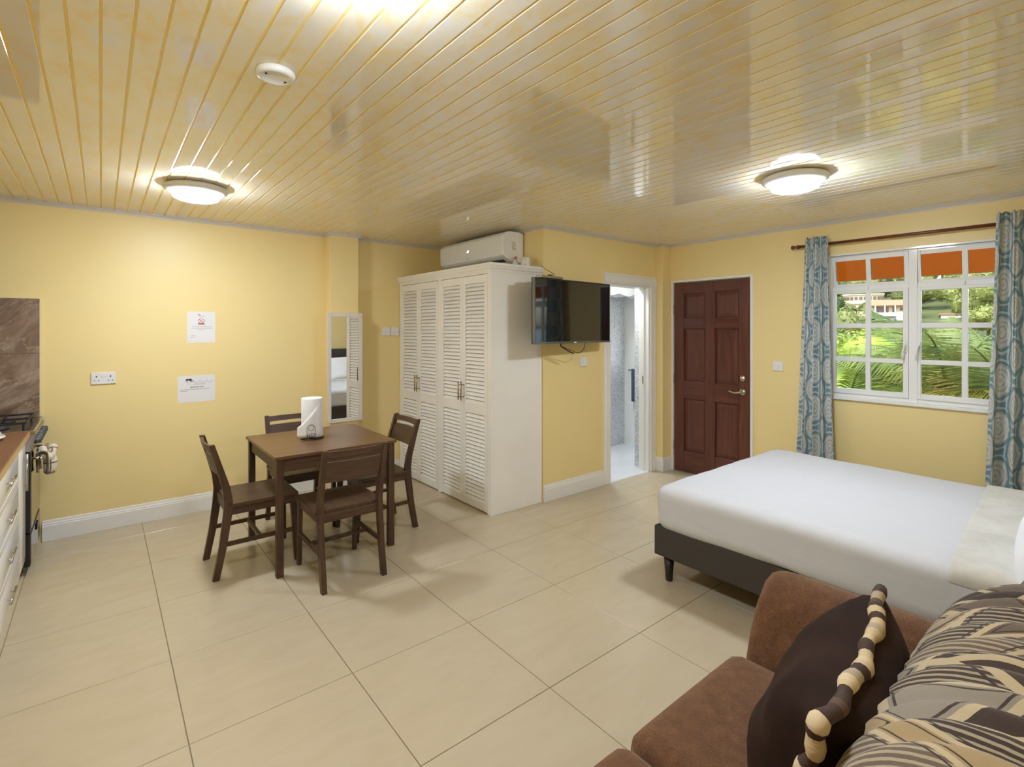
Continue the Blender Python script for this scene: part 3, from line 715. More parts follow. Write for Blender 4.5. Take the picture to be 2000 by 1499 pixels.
# ---- narrow mirror on the pilaster
t = thing('wall_mirror', 'tall narrow mirror in pale frame on the pilaster', 'mirror', (1.84, YA-.15, .643))
my1 = YA-.1445; my0 = my1-.022; a, b, z0, z1 = 1.665, 2.013, .643, 1.697; fw = .038
for q in ((a, a+fw, z0, z1), (b-fw, b, z0, z1), (a+fw, b-fw, z0, z0+fw), (a+fw, b-fw, z1-fw, z1)): Bx(q[0], q[1], my0, my1, q[2], q[3]).build('frame_bar', 'mirror_frame', t, bevel=.004)
Bx(a+fw, b-fw, my0+.008, my0+.013, z0+fw, z1-fw).build('glass', 'mirror_glass', t)
t.location.y -= .004; t.rotation_euler.z = math.radians(1.2)

# ---- sockets and switches
def plate(name, label, cat, c, w, h, wall):
    """wall 'y': plate lies on a y-wall facing -y; 'x': on an x-wall facing -x"""
    t = thing(name, label, cat, c)
    def bx(u0, u1, z0, z1, d0, d1):
        if wall == 'y': return Bx(c[0]+u0, c[0]+u1, c[1]-d1, c[1]-d0, c[2]+z0, c[2]+z1)
        return Bx(c[0]-d1, c[0]-d0, c[1]-u1, c[1]-u0, c[2]+z0, c[2]+z1)
    bx(-w/2, w/2, -h/2, h/2, 0, .012).build('faceplate', 'white_plastic', t, bevel=.003)
    return t, bx
t, bx = plate('double_socket', 'white double power socket on the dining wall', 'socket', (.0165, YA, 1.165), .148, .088, 'y')
for s in (-1, 1):
    k = s*.042
    for (u0, u1, z0, z1) in ((k-.004, k+.004, .008, .020), (k-.016, k-.008, -.020, -.014), (k+.008, k+.016, -.020, -.014)): bx(u0, u1, z0, z1, .0118, .0124).build('pin_slot', 'dark_hole', t)
    bx(s*.010-.005, s*.010+.005, .010, .026, .012, .016).build('rocker', 'white_plastic', t, bevel=.001)
    bx(s*.066-.002, s*.066+.002, -.002, .002, .0118, .0124).build('screw', 'nickel', t)
for name, lab, c, wl_ in (('light_switch', 'white light switch beside the mirror', (2.337, YA, 1.517), 'y'), ('fused_switch', 'white switch half hidden by the wardrobe edge', (2.437, YA, 1.517), 'y'),
                    ('light_switch', 'white light switch below the television', (3.572, YB, 1.229), 'y'), ('light_switch', 'white light switch beside the entrance door', (XC, 2.097, 1.20), 'x')):
    t, bx = plate(name, lab, 'switch', c, .088, .088, wl_)
    bx(-.008, .008, -.014, .014, .012, .0165).build('rocker', 'white_plastic', t, bevel=.001)
    for s in (-1, 1): bx(s*.032-.0025, s*.032+.0025, -.0025, .0025, .0118, .0124).build('screw', 'nickel', t)

# ---- printed notices on the wall
def notice(label, c, w, h, rot):
    t = thing('wall_notice', label, 'notice', c)
    def P(u, v, d=.0012): 
        cu, su = math.cos(rot), math.sin(rot); return (c[0]+u*cu-v*su, c[1]-d, c[2]+u*su+v*cu)
    MB().loft([[P(-w/2, -h/2, 0), P(w/2, -h/2, 0), P(w/2, h/2, 0), P(-w/2, h/2, 0)], [P(-w/2, -h/2), P(w/2, -h/2), P(w/2, h/2), P(-w/2, h/2)]]).build('sheet', 'paper', t)
    def strip(mb, u0, u1, v, th): mb.add([P(u0, v-th/2, .0017), P(u1, v-th/2, .0017), P(u1, v+th/2, .0017), P(u0, v+th/2, .0017)], [(0, 1, 2, 3)])
    return t, P, strip
def marks(strip, mb, u0, u1, v, th):
    u = u0
    while u < u1:
        l = random.uniform(.006, .016); strip(mb, u, min(u+l, u1), v, th*random.uniform(.8, 1.1)); u += l+.0028
def palm_logo(t, P, cu, cv, s):
    mb = MB()
    for ang, L in ((15, 1.15), (-12, 1.5), (-35, 1.2), (165, .8), (200, .9), (235, .8), (120, .5), (-75, .6)):
        a = math.radians(ang); pts = []
        for i in range(5):
            q = i/4; pts.append((cu+s*L*q*math.cos(a), cv+s*(L*q*math.sin(a)-.35*q*q), .16*s*math.sin(PI*(.15+.85*q))))
        for i in range(4):
            (u0, v0, h0), (u1, v1, h1) = pts[i], pts[i+1]
            mb.add([P(u0, v0-h0, .0018), P(u1, v1-h1, .0018), P(u1, v1+h1, .0018), P(u0, v0+h0, .0018)], [(0, 1, 2, 3)])
    mb.build('palm_emblem', 'ink_dark', t)
    MB().tube([P(cu, cv), P(cu-.1*s, cv-.8*s), P(cu-.05*s, cv-1.4*s), P(cu+.5*s, cv-1.5*s)], .0013, 6).build('emblem_trunk', 'ink_grey', t)
t, P, st = notice('white notice with palm emblem, lower sheet on the wall', (.6285, YA-.0005, 1.040), .270, .222, .012)
palm_logo(t, P, -.060, .080, .028)
MB().tube([P(-.038+.16*i/40, .056+.010*math.sin(i*1.35)+.006*math.sin(i*.5), .0018) for i in range(41)], .0011, 5).build('script_line', 'ink_grey', t)
mb = MB(); st(mb, -.03, .06, .034, .002); marks(st, mb, -.02, .07, .040, .003); mb.build('print_lines', 'ink_grey', t)
mb = MB(); marks(st, mb, -.045, .050, .014, .0085); mb.build('print_heading', 'ink_mauve', t)
mb = MB(); marks(st, mb, -.118, .095, -.004, .006); marks(st, mb, -.118, -.068, -.015, .006); mb.build('print_lines', 'ink_grey', t)
t, P, st = notice('white notice with red emblem, upper sheet on the wall', (.662, YA-.0005, 1.558), .205, .262, -.006)
palm_logo(t, P, -.018, .105, .010)
mb = MB(); marks(st, mb, -.012, .025, .092, .004); marks(st, mb, -.065, .08, .003, .004); marks(st, mb, -.075, .085, -.010, .0045); marks(st, mb, -.02, .03, -.022, .004)
marks(st, mb, -.078, -.042, -.07, .0045); marks(st, mb, -.078, -.044, -.085, .005); mb.build('print_lines', 'ink_grey', t)
mb = MB(); mb.tube([P(.021*math.cos(2*PI*i/24), .052+.019*math.sin(2*PI*i/24), .0018) for i in range(25)], .0022, 5); mb.tube([P(-.014, .064, .0018), P(.014, .040, .0018)], .0018, 5); st(mb, -.012, .008, .052, .005); mb.build('red_ring', 'ink_red', t)
mb = MB(); st(mb, -.024, .024, .027, .013); mb.build('red_banner', 'ink_red', t)

# ---- television on its arm
t = thing('television', 'flat black television on the wall beside the wardrobe', 'television', (3.25, 3.13, 1.69))
A_ = Vector((2.740, 3.095, 0)); B_ = Vector((3.757, 3.168, 0)); tx = (B_-A_).normalized(); tn = Vector((tx.y, -tx.x, 0))   # tn points into the room
def TV(u0, u1, d0, d1, z0, z1):
    M = Matrix(((tx.x, tn.x, 0, A_.x), (tx.y, tn.y, 0, A_.y), (0, 0, 1, 0), (0, 0, 0, 1)))
    return MB().box(u0, u1, d0, d1, z0, z1, M)
TW = (B_-A_).length; z0, z1 = 1.417, 1.967
mb = TV(0, TW, -.035, 0, z0, z1); mb.build('body', 'black_plastic', t, bevel=.003)
for q in ((0, .010, z0, z1), (TW-.010, TW, z0, z1)): TV(q[0], q[1], 0, .004, q[2], q[3]).build('bezel', 'black_plastic', t)
TV(.010, TW-.010, 0, .004, z1-.010, z1).build('bezel', 'black_plastic', t)
TV(0.0, TW, 0, .005, z0, z0+.018).build('bezel', 'tv_bezel', t)
TV(-.002, .006, -.02, .005, z0, z1).build('bezel', 'tv_bezel', t)
TV(.010, TW-.010, .0005, .0022, z0+.018, z1-.010).build('screen', 'tv_screen', t)
TV(TW/2-.018, TW/2+.018, .005, .0062, z0+.004, z0+.012).build('logo', 'white_plastic', t)
mb = TV(.45, .57, -.06, -.035, 1.58, 1.80); mb.build('mount_plate', 'black_iron', t)
MB().tube([A_+tx*.51-tn*.05+Vector((0, 0, 1.69)), (3.30, YB-.01, 1.69)], .02, 8).build('mount_arm', 'black_iron', t)
t = thing('set_top_box', 'thin silver set top box on the television', 'set top box', A_+tx*.18-tn*.02+Vector((0, 0, z1)))
TV(.07, .34, -.05, .012, z1+.001, z1+.022).build('case', 'steel', t, bevel=.003)
TV(.19, .23, -.03, -.01, z1+.022, z1+.034).build('plug', 'black_plastic', t)
def cable(name, label, pts, r=.003):
    P = [Vector(p) for p in pts]; out = []
    for i in range(len(P)-1):
        p0, p1, p2, p3 = P[max(i-1, 0)], P[i], P[i+1], P[min(i+2, len(P)-1)]
        for k in range(6):
            u = k/6; out.append(.5*((2*p1)+(p2-p0)*u+(2*p0-5*p1+4*p2-p3)*u*u+(3*p1-p0-3*p2+p3)*u**3))
    out.append(P[-1]); return tag(MB().tube(out, r, 6).build(name, 'cable_black', smooth=True), label, 'cable')
def tvp(u, d, z): return A_+tx*u+tn*d+Vector((0, 0, z))
cable('power_cable', 'dark cable looping below the television', [tvp(.40, -.04, 1.43), tvp(.36, -.03, 1.40), tvp(.42, -.03, 1.375), tvp(.50, -.035, 1.355), tvp(.60, -.035, 1.325), tvp(.67, -.03, 1.36), tvp(.70, -.04, 1.43)])
cable('signal_cable', 'bundled black lead hanging under the television', [tvp(.36, -.04, 1.43), tvp(.35, -.02, 1.392), tvp(.39, -.02, 1.375), tvp(.44, -.022, 1.352), tvp(.52, -.024, 1.325)], .0055)
cable('aerial_cable', 'thin cable from the wardrobe top to the set top box', [(3.03, 3.33, 2.10), (3.04, 3.27, 2.06), tvp(.27, -.03, 2.01), tvp(.22, -.02, 1.999)], .0022)

# ============================================================ BED
BXa, BXb, BYa, BYb = 2.655, 4.205, -.20, 1.885
t = thing('bed_frame', 'dark fabric bed frame with low legs under the mattress', 'bed', ((BXa+BXb)/2, (BYa+BYb)/2, 0))
MB().box(BXa, BXa+.04, BYa, BYb, .155, .335).build('side_rail', 'bed_fabric', t, bevel=.008)
MB().box(BXb-.04, BXb, BYa, BYb, .155, .335).build('side_rail', 'bed_fabric', t, bevel=.008)
MB().box(BXa+.041, BXb-.041, BYb-.04, BYb, .155, .335).build('foot_rail', 'bed_fabric', t, bevel=.008)
MB().box(BXa+.04, BXb-.04, BYa, BYb-.04, .26, .30).build('slat_base', 'bed_fabric', t)
MB().rbox(((BXa+BXb)/2, BYa-.06, .60), (1.62, .10, 1.10), .03, 8).build('headboard', 'bed_fabric', t, smooth=True)
for lx in (BXa+.055, BXb-.055):
    for ly in (BYa+.1, BYb-.07):
        MB().lathe([(0, 0), (.019, 0), (.021, .004), (.032, .157), (0, .157)], 20, (lx, ly, 0)).build('leg', 'bed_leg', t, smooth=True)
# mattress under a tucked white sheet
def wr(q):
    p = Vector(q); s = noise.noise(Vector((p.x*2.1+3, p.y*2.6, p.z*2)))*.010 + noise.noise(Vector((p.x*7, p.y*9, p.z*7)))*.0035
    side = 1-min(1, max(0, (p.z+.10)/.12))
    s += side*.006*noise.noise(Vector((p.x*5+p.z*18, p.y*5-p.z*14, 1.7)))
    n = Vector((p.x/.78, p.y/1.05, p.z/.14)); n = Vector((n.x**5, n.y**5, n.z**3+.001)).normalized()
    if p.z < -.06:
        k = (-.06-p.z)/.08; p.x *= 1-.010*k; p.y *= 1-.008*k
    return p+n*s
tag(MB().rbox(((BXa+BXb)/2+.0, (BYa+BYb)/2+.005, .450), (1.59, 2.06, .275), .075, 44, wr).build('mattress', 'sheet_white', smooth=True), 'mattress dressed in a smooth white sheet', 'mattress')
# quilt folded back across the bed near the pillows
def qf(u, v):
    x = BXa-.025+1.60*u; y = .47+.12*u-(.22+.12*u)*v
    e = min(u, 1-u); drop = 0 if e > .045 else (.045-e)/.045
    z = .603 - .07*drop**2 + .006*noise.noise(Vector((x*6, y*8, 0)))
    y += .02*noise.noise(Vector((x*2.2, .3, v)))*(1-v)
    return (x, y, z)
o = MB().grid(50, 16, qf).build('folded_quilt', 'quilt', smooth=True); m = o.modifiers.new('s', 'SOLIDIFY'); m.thickness = .014; m.offset = 1
tag(o, 'cream textured quilt edge folded across the bed head', 'quilt')
def pillow_mesh(w, h, th, seed, pw=2.6):
    mb = MB(); N = 22
    def f(sg):
        def g(u, v):
            a, b = u*2-1, v*2-1
            k = max(0, (1-abs(a)**pw))**.5*max(0, (1-abs(b)**pw))**.5
            pinch = 1-.07*(abs(a)**3*(1-abs(b))*0+ (1-abs(a)**2)*abs(b)**4 + (1-abs(b)**2)*abs(a)**4)
            zz = sg*th/2*k*(1+.18*noise.noise(Vector((a*2+seed, b*2, sg))))
            return (a*w/2*pinch, b*h/2*pinch, zz + .010*noise.noise(Vector((a*1.5, b*1.5+seed, 5))))
        return g
    mb.grid(N, N, f(1)); k = len(mb.f); mb.grid(N, N, f(-1))
    mb.f[k:] = [q[::-1] for q in mb.f[k:]]; return mb
for lab, loc, rx, rz, sd in (('white pillow at the bed head nearer the sofa', (3.02, .165, .79), 58, 2, 1.), ('white pillow at the bed head nearer the window', (3.83, .15, .79), 58, -3, 4.)):
    o = pillow_mesh(.74, .50, .20, sd).build('pillow', 'pillowcase', smooth=True); o.location = loc; o.rotation_euler = (math.radians(180-rx), 0, math.radians(rz))
    tag(o, lab, 'pillow', 'pillows on the bed')

# ============================================================ SOFA
t = thing('sofa', 'brown chenille sofa with patchwork back cushions', 'sofa', (.79, .25, 0))
SX0, SX1 = -.10, 1.68                # between the arms
MB().rbox(((SX0+SX1)/2, .28, .20), (SX1-SX0, 1.06, .24), .03, 8).build('base', 'chenille', t, smooth=True)
for k in range(3):
    w = (SX1-SX0)/3; xc = SX0+w*(k+.5)
    def puff(q, w=w):
        q = Vector(q); q.z += .018*(1-(q.x/(w/2))**2)*(1-min(1, abs(q.y/.42))**4)*(1 if q.z > 0 else 0); return q
    MB().rbox((xc, .455, .385), (w-.006, .83, .15), .045, 14, puff).build('seat_cushion', 'chenille', t, smooth=True)
armp = [(0, .06), (.0, .36), (.02, .44), (.055, .53), (.105, .61), (.165, .662), (.225, .675), (.285, .655), (.325, .60), (.335, .53), (.315, .46), (.305, .40), (.305, .06)]
def arm(x0, s, nm):
    ys = [(-.30, .90), (-.285, .975), (-.25, 1), (.0, 1), (.40, 1), (.77, 1), (.815, .985), (.838, .94), (.845, .86)]
    cx, cz = .16, .36; rings = []
    fine = []
    for i in range(len(armp)):
        p, q = armp[i], armp[(i+1) % len(armp)]; fine += [p, ((p[0]+q[0])/2, (p[1]+q[1])/2)]
    for y, k in ys:
        rings.append([(x0+s*(cx+(p[0]-cx)*k), y, cz+(p[1]-cz)*k) for p in fine])
    mb = MB().loft(rings); 
    if s < 0: mb.f = [f[::-1] for f in mb.f]
    return mb.build(nm, 'chenille', t, smooth=True, bevel=0)
arm(SX1-.002, 1, 'arm'); arm(SX0+.002, -1, 'arm')
MB().rbox(((SX0+SX1)/2, -.23, .46), (SX1-SX0+.10, .20, .76), .07, 12).build('back_frame', 'jacquard', t, smooth=True)
for lx in (SX0-.2, SX1+.2):
    for ly in (-.2, .72): MB().lathe([(0, 0), (.022, 0), (.03, .09), (0, .09)], 14, (lx, ly, 0)).build('foot', 'sofa_foot', t, smooth=True)
# patchwork back cushions: plump, gathered in pleats
def back_cushion(x0, x1, nm):
    NU, NV = 120, 60; mb = MB(); uvs = []
    # cross-section (y,z) from the front bottom, over the top, to the back
    sec = [(.36, .455), (.385, .52), (.385, .60), (.372, .68), (.345, .75), (.300, .81), (.235, .857), (.155, .883), (.06, .885), (-.03, .868), (-.11, .83), (-.15, .76), (-.15, .60)]
    def cs(v):
        q = v*(len(sec)-1); i = min(int(q), len(sec)-2); f = q-i
        p0, p1, p2, p3 = sec[max(i-1, 0)], sec[i], sec[i+1], sec[min(i+2, len(sec)-1)]
        return [.5*(2*p1[k]+(p2[k]-p0[k])*f+(2*p0[k]-5*p1[k]+4*p2[k]-p3[k])*f*f+(3*p1[k]-p0[k]-3*p2[k]+p3[k])*f**3) for k in (0, 1)]
    def g(u, v):
        y, z = cs(v); a = u*2-1
        k = max(0., 1-abs(a)**7)**.45                 # ends round off
        cy, cz = .10, .62
        pl = math.sin(u*96+1.5*math.sin(v*5)+4*noise.noise(Vector((u*5, v*2.5, 2))))*.010*min(1, max(0, (v-.18)/.35))*(1-.5*max(0, (v-.75)/.25))
        dn = Vector((y-cy, z-cz)).normalized()
        kk = .35+.65*k
        return (x0+(x1-x0)*(.5+.5*a*(1-.03*(1-k))), cy+(y-cy)*kk+dn.x*pl, cz+(z-cz)*kk+dn.y*pl)
    mb.grid(NU, NV, g)
    mb.uv = [((i/NU)*(x1-x0), (j/NV)*1.25) for j in range(NV+1) for i in range(NU+1)]
    return mb.build(nm, 'jacquard', t, smooth=True)
back_cushion(.86, 2.02, 'back_cushion'); back_cushion(-.36, .855, 'back_cushion')
# dark velvet scatter cushion with striped roll piping
t = thing('scatter_cushion', 'dark brown velvet cushion with striped rope edging on the sofa', 'cushion', (1.47, .48, .47))
CW, CHh, CT = .60, .38, .24
M = Matrix.Translation((1.35, .462, .638)) @ Matrix.Rotation(math.radians(7), 4, 'Z') @ Matrix.Rotation(math.radians(-2), 4, 'Y') @ Matrix.Rotation(math.radians(106), 4, 'X')
def bend(p): return Vector((p[0], p[1], p[2] + .025*(1-(p[0]/(CW/2))**2)*max(0, p[1]/(CHh/2))))
mb = pillow_mesh(CW, CHh, CT, 9., 3.2); mb.v = [tuple(M @ bend(v)) for v in mb.v]
mb.build('cover', 'velvet', t, smooth=True)
per = []; NP = 40
corner = lambda a, b: (a*CW/2, b*CHh/2)
path = [(-1, -1), (1, -1), (1, 1), (-1, 1), (-1, -1)]
for k in range(4):
    for i in range(NP):
        q = i/NP; a = path[k][0]*(1-q)+path[k+1][0]*q; b = path[k][1]*(1-q)+path[k+1][1]*q
        pinch = 1-.07*((1-a*a)*b**4+(1-b*b)*a**4); per.append(M @ bend((a*CW/2*pinch*1.01, b*CHh/2*pinch*1.01, .005*math.sin(len(per)*.5))))
per.append(per[0])
rad = [.0165+.0022*math.sin(i*1.1)+.002*math.sin(i*.37) for i in range(len(per))]
mb = MB().tube(per, rad, 10, False); L_ = 0; uv = []
for i in range(len(per)):
    if i: L_ += (per[i]-per[i-1]).length
    uv += [(L_, j/10) for j in range(10)]
mb.uv = uv; mb.build('rope_edging', 'rope_stripe', t, smooth=True)

# ============================================================ KITCHEN
KF = -.384                             # carcass front
tag(Bx(XL, -.345, 2.9, 4.352, .872, .905).build('worktop', 'worktop', bevel=.006), 'brown laminate kitchen worktop with tan front edge', 'worktop')
Bx(-.3455, -.3425, 2.9, 4.352, .873, .900).build('edge_strip', 'worktop_edge', bpy.data.objects['worktop'])
def drawer_front(parent, y0, y1, z0, z1, handle, name='drawer'):
    g = .0015
    d = Bx(KF, KF+.018, y0+g, y1-g, z0+g, z1-g).build(name, 'kitchen_white', parent, bevel=.003)
    e, q = .030, .045
    MB().loft([[(KF+.018, y0+e, z0+e), (KF+.018, y1-e, z0+e), (KF+.018, y1-e, z1-e), (KF+.018, y0+e, z1-e)], [(KF+.024, y0+q, z0+q), (KF+.024, y1-q, z0+q), (KF+.024, y1-q, z1-q), (KF+.024, y0+q, z1-q)]]).build('raised_field', 'kitchen_white', d, bevel=.004) if min(y1-y0, z1-z0) > .12 else None
    yc, zc = (y0+y1)/2, (z0+z1)/2; hx = KF+.042
    if handle == 'h': hd = MB().tube([(hx, yc-.11, zc), (hx, yc+.11, zc)], .006, 8).tube([(KF+.018, yc-.055, zc), (hx, yc-.055, zc)], .004, 8).tube([(KF+.018, yc+.055, zc), (hx, yc+.055, zc)], .004, 8)
    else: hd = MB().tube([(hx, yc, z1-.29), (hx, yc, z1-.07)], .006, 8).tube([(KF+.018, yc, z1-.26), (hx, yc, z1-.26)], .004, 8).tube([(KF+.018, yc, z1-.10), (hx, yc, z1-.10)], .004, 8)
    tag(hd.build('handle', 'steel', d, smooth=True), 'brushed steel bar handle')
def unit(y0, y1, label, fronts):
    t = thing('base_cabinet', label, 'cabinet', ((XL+KF)/2, (y0+y1)/2, 0))
    MB().box(XL+.005, KF, y0+.001, y1-.001, .09, .871).build('carcass', 'kitchen_white', t)
    Bx(KF-.03, KF-.015, y0, y1, .0, .09).build('plinth', 'kitchen_white', t)
    for f in fronts: drawer_front(t, *f)
ys = 4.352
unit(4.002, 4.350, 'narrow white pull-out cabinet next to the cooker', [(4.002, 4.35, .10, .865, 'v', 'door')])
zz = [.10, .30, .50, .69, .865]
unit(3.15, 4.0, 'white kitchen unit with four drawers', [(3.15, 4.0, zz[i], zz[i+1], 'h') for i in range(4)])
unit(2.90, 3.148, 'slim white kitchen cabinet next to the drawers', [(2.90, 3.148, .10, .865, 'v', 'door')])
# ---- gas cooker
t = thing('gas_cooker', 'stainless gas cooker against the tiled corner', 'cooker', (-.66, 4.675, 0))
CY0, CY1, CF = 4.358, 4.985, -.343
MB().box(XL+.01, CF-.03, CY0, CY1, .03, .885).build('body', 'black_plastic', t)
MB().box(XL+.01, -.322, CY0, CY1, .885, .908).build('hob_plate', 'steel', t, bevel=.006)
MB().prism([(CF-.03, .775), (CF+.006, .775), (CF+.028, .884), (CF-.03, .884)], CY0, CY1, 'y').build('control_panel', 'steel', t, bevel=.002)
for i in range(6):
    y = CY0+.07+i*.096; zc = .832
    MB().lathe([(0, 0), (.019, 0), (.021, .004), (.018, .034), (0, .036)], 18, (0, 0, 0), 'x').build('knob', 'charcoal_knob', t, smooth=True).location += Vector((CF+.014, y, zc))
dr = Bx(CF-.03, CF, CY0+.004, CY1-.004, .265, .770).build('oven_door', 'black_plastic', t, bevel=.003)
Bx(CF-.001, CF+.004, CY0+.03, CY1-.006, .285, .765).build('door_glass', 'steel_mirror', dr)
MB().tube([(CF+.045, CY0+.05, .715), (CF+.045, CY1-.05, .715)], .010, 10).build('door_handle', 'steel', dr, smooth=True)
for y in (CY0+.09, CY1-.09): MB().tube([(CF, y, .715), (CF+.045, y, .715)], .008, 8).build('handle_post', 'steel', dr, smooth=True)
lo = Bx(CF-.03, CF, CY0+.004, CY1-.004, .055, .255).build('storage_drawer', 'black_plastic', t, bevel=.003)
Bx(CF-.001, CF+.003, CY0+.03, CY1-.006, .065, .25).build('drawer_face', 'steel_mirror', lo)
Bx(CF+.003, CF+.010, CY0+.33, CY0+.43, .185, .225).build('drawer_pull', 'black_plastic', lo, bevel=.003)
for y in (CY0+.05, CY1-.05):
    for x in (XL+.08, CF-.08): MB().lathe([(0, 0), (.018, 0), (.018, .032), (0, .032)], 12, (x, y, 0)).build('foot', 'black_plastic', t)
for bx_ in (-.82, -.50):
    for by_ in (4.52, 4.82):
        MB().lathe([(0, .908), (.050, .908), (.050, .918), (.034, .922), (.034, .930), (0, .931)], 20, (bx_, by_, 0)).build('burner', 'black_iron', t, smooth=True)
    g = MB()
    for k in range(3): g.box(bx_-.13, bx_+.13, 4.44+k*.23-.005, 4.44+k*.23+.005, .940, .952)
    for k in range(3): g.box(bx_-.13+k*.13-.005, bx_-.13+k*.13+.005, 4.43, 4.91, .940, .952)
    for a in (-.12, .12):
        for b in (4.44, 4.90): g.box(bx_+a-.006, bx_+a+.006, b-.006, b+.006, .908, .942)
    g.build('pan_grate', 'black_iron', t, bevel=.002)
# ---- tea towel knotted over the oven handle
hx_, hz_ = CF+.045, .715
t = thing('tea_towel', 'cream checked tea towel hung on the oven handle', 'towel', (hx_, 4.62, .60))
def tw(u, v):
    y = 4.52+.15*u + .006*math.sin(v*9); a = v*2-1
    ang = a*2.2; r = .018+.004*math.sin(u*11)
    if abs(a) < .35: p = (math.sin(a/.35*PI/2)*r, math.cos(a/.35*PI/2)*r)
    else: p = (math.copysign(r+.010*math.sin(u*9+a*3)*(abs(a)-.35), a), -(abs(a)-.35)*(.20 if a > 0 else .17))
    return (hx_+p[0], y, hz_+p[1])
mb = MB().grid(16, 30, tw); mb.uv = [(i/16*.7, j/30*1.4) for j in range(31) for i in range(17)]
o = mb.build('hanging_cloth', 'towel_check', t, smooth=True); m = o.modifiers.new('s', 'SOLIDIFY'); m.thickness = .012
mb = MB(); pts = [Vector((hx_+.02+.026*math.cos(q), 4.60+.055*math.sin(q*1.0), hz_+.004+.040*math.sin(q*2+.5)*.6)) for q in [2*PI*i/28 for i in range(29)]]
mb.tube(pts, [.024+.004*math.sin(i*.9) for i in range(29)], 12); mb.uv = [(i/29*1.2, j/12*.3) for i in range(29) for j in range(12)]
mb.build('knot', 'towel_check', t, smooth=True)
mb = MB().tube([(hx_+.028, 4.575, hz_+.01), (hx_+.036, 4.575, hz_-.04), (hx_+.036, 4.578, hz_-.10), (hx_+.03, 4.58, hz_-.135)], [.026, .036, .036, .026], 12); mb.uv = [(i/4*.5, j/12*.3) for i in range(4) for j in range(12)]
mb.build('tail', 'towel_check', t, smooth=True)
# ---- plates on the worktop
def plate_(name, label, c, r, rx):
    return tag(MB().lathe([(0, 0), (r*.6, 0), (r*.66, .004), (r, .018), (r*.995, .022), (r*.64, .008), (0, .006)], 40, c).build(name, 'china', smooth=True), label, 'plate')
plate_('dinner_plate', 'white plate lying on the worktop beside the cooker', (-.575, 4.10, .905), .15, 0)
plate_('dinner_plate', 'upper white plate stacked on the worktop plate', (-.580, 4.115, .9235), .135, 0)
# ---- stone tiles behind the cooker and edge strip
wf = bpy.data.objects['wall_far']
for i, (a, b) in enumerate(((-.938, -.343), (XL, -.940))):
    for z0, z1 in ((.91, 1.366), (1.369, 1.760)): Bx(a, b, YA-.010, YA-.0002, z0, z1).build('splashback_tile', 'stone_tile', wf, bevel=.001)
struct(MB().box(-.343, -.331, YA-.012, YA-.0002, .91, 1.768).box(XL, -.343, YA-.012, YA-.0002, 1.760, 1.768).build('trim_7', 'pale_strip'), 'thin pale edge strip of the splashback')
# ---- extractor hood
t = thing('extractor_hood', 'slim dark cooker hood above the hob', 'cooker hood', (-.75, 4.67, 1.60))
MB().prism([(XL+.002, 1.60), (-.548, 1.60), (-.548, 1.63), (-.60, 1.64), (-.78, 1.72), (XL+.002, 1.72)], 4.37, 4.97, 'y').build('canopy', 'black_plastic', t, bevel=.003)
MB().box(XL+.002, -.80, 4.55, 4.79, 1.72, 2.40).build('chimney', 'steel', t, bevel=.003)

# ============================================================ LAMPS, DETECTOR
def lamp(label, x, y):
    t = thing('ceiling_lamp', label, 'ceiling lamp', (x, y, H-.075), group='round ceiling lamps')
    MB().lathe([(0, 0), (.150, 0), (.176, -.012), (.182, -.024), (.176, -.034), (.142, -.055), (.134, -.058), (.1305, -.055), (.1305, -.02), (0, -.02)], 48, (x, y, H-.0005)).build('housing', 'white_gloss', t, smooth=True)
    MB().lathe([(0, -.035), (.130, -.035), (.132, -.066), (.126, -.080), (.10, -.091), (.055, -.097), (.001, -.099)], 28, (x, y, H)).build('diffuser', 'lamp_diffuser', t, smooth=True)
lamp('round lit ceiling lamp above the dining table', .478, 3.825)
lamp('round lit ceiling lamp near the window', 3.235, 1.30)
lamp('round lit ceiling lamp cut by the top picture edge', .488, 1.155)
t = thing('smoke_detector', 'small white round detector on the ceiling', 'smoke detector', (.487, 1.945, H-.03))
MB().lathe([(0, 0), (.064, 0), (.066, -.006), (.064, -.018), (.058, -.023), (.05, -.024), (.048, -.021), (0, -.021)], 40, (.487, 1.945, H-.0005)).build('case', 'white_gloss', t, smooth=True)
for a in (.4, 3.5): MB().lathe([(0, -.0215), (.004, -.0215), (.004, -.0235), (0, -.0235)], 10, (.487+.038*math.cos(a), 1.945+.038*math.sin(a), H)).build('sensor_dot', 'dark_hole', t)
# added fill lamp (an unseen round fitting that brightens the bathroom), mirror-bright window, towel
t = thing('bath_fill_lamp', 'unseen cool white fill lamp added to brighten the bathroom', 'ceiling lamp', (4.35, 3.85, H-.06))
MB().lathe([(0, 0), (.17, 0), (.18, -.02), (.17, -.04), (0, -.04)], 36, (4.35, 3.85, H-.0005)).build('housing', 'white_gloss', t, smooth=True)
MB().lathe([(0, -.041), (.16, -.041), (.15, -.055), (.06, -.064), (.001, -.066)], 32, (4.35, 3.85, H)).build('diffuser', 'bath_fill_diffuser', t, smooth=True)
w2 = bpy.data.objects.new('window_2', None); COL.objects.link(w2); w2.location = (BX1, 4.0, 1.05); struct(w2, 'small bright frosted bathroom window')
Bx(BX1-.012, BX1-.001, 3.72, 4.16, 1.04, 1.50).build('frosted_pane', 'bath_window_glow', w2)
mb = MB().box(BX1-.02, BX1-.001, 3.69, 3.72, 1.01, 1.53).box(BX1-.02, BX1-.001, 4.16, 4.19, 1.01, 1.53).box(BX1-.02, BX1-.001, 3.72, 4.16, 1.50, 1.53).box(BX1-.02, BX1-.001, 3.72, 4.16, 1.01, 1.04); mb.build('window_frame', 'white_gloss', w2)
newmat('navy', srgb(66, 76, 98), .9)
t = thing('hand_towel', 'dark blue towel hanging in the bathroom', 'towel', (BX1-.05, 4.12, .6))
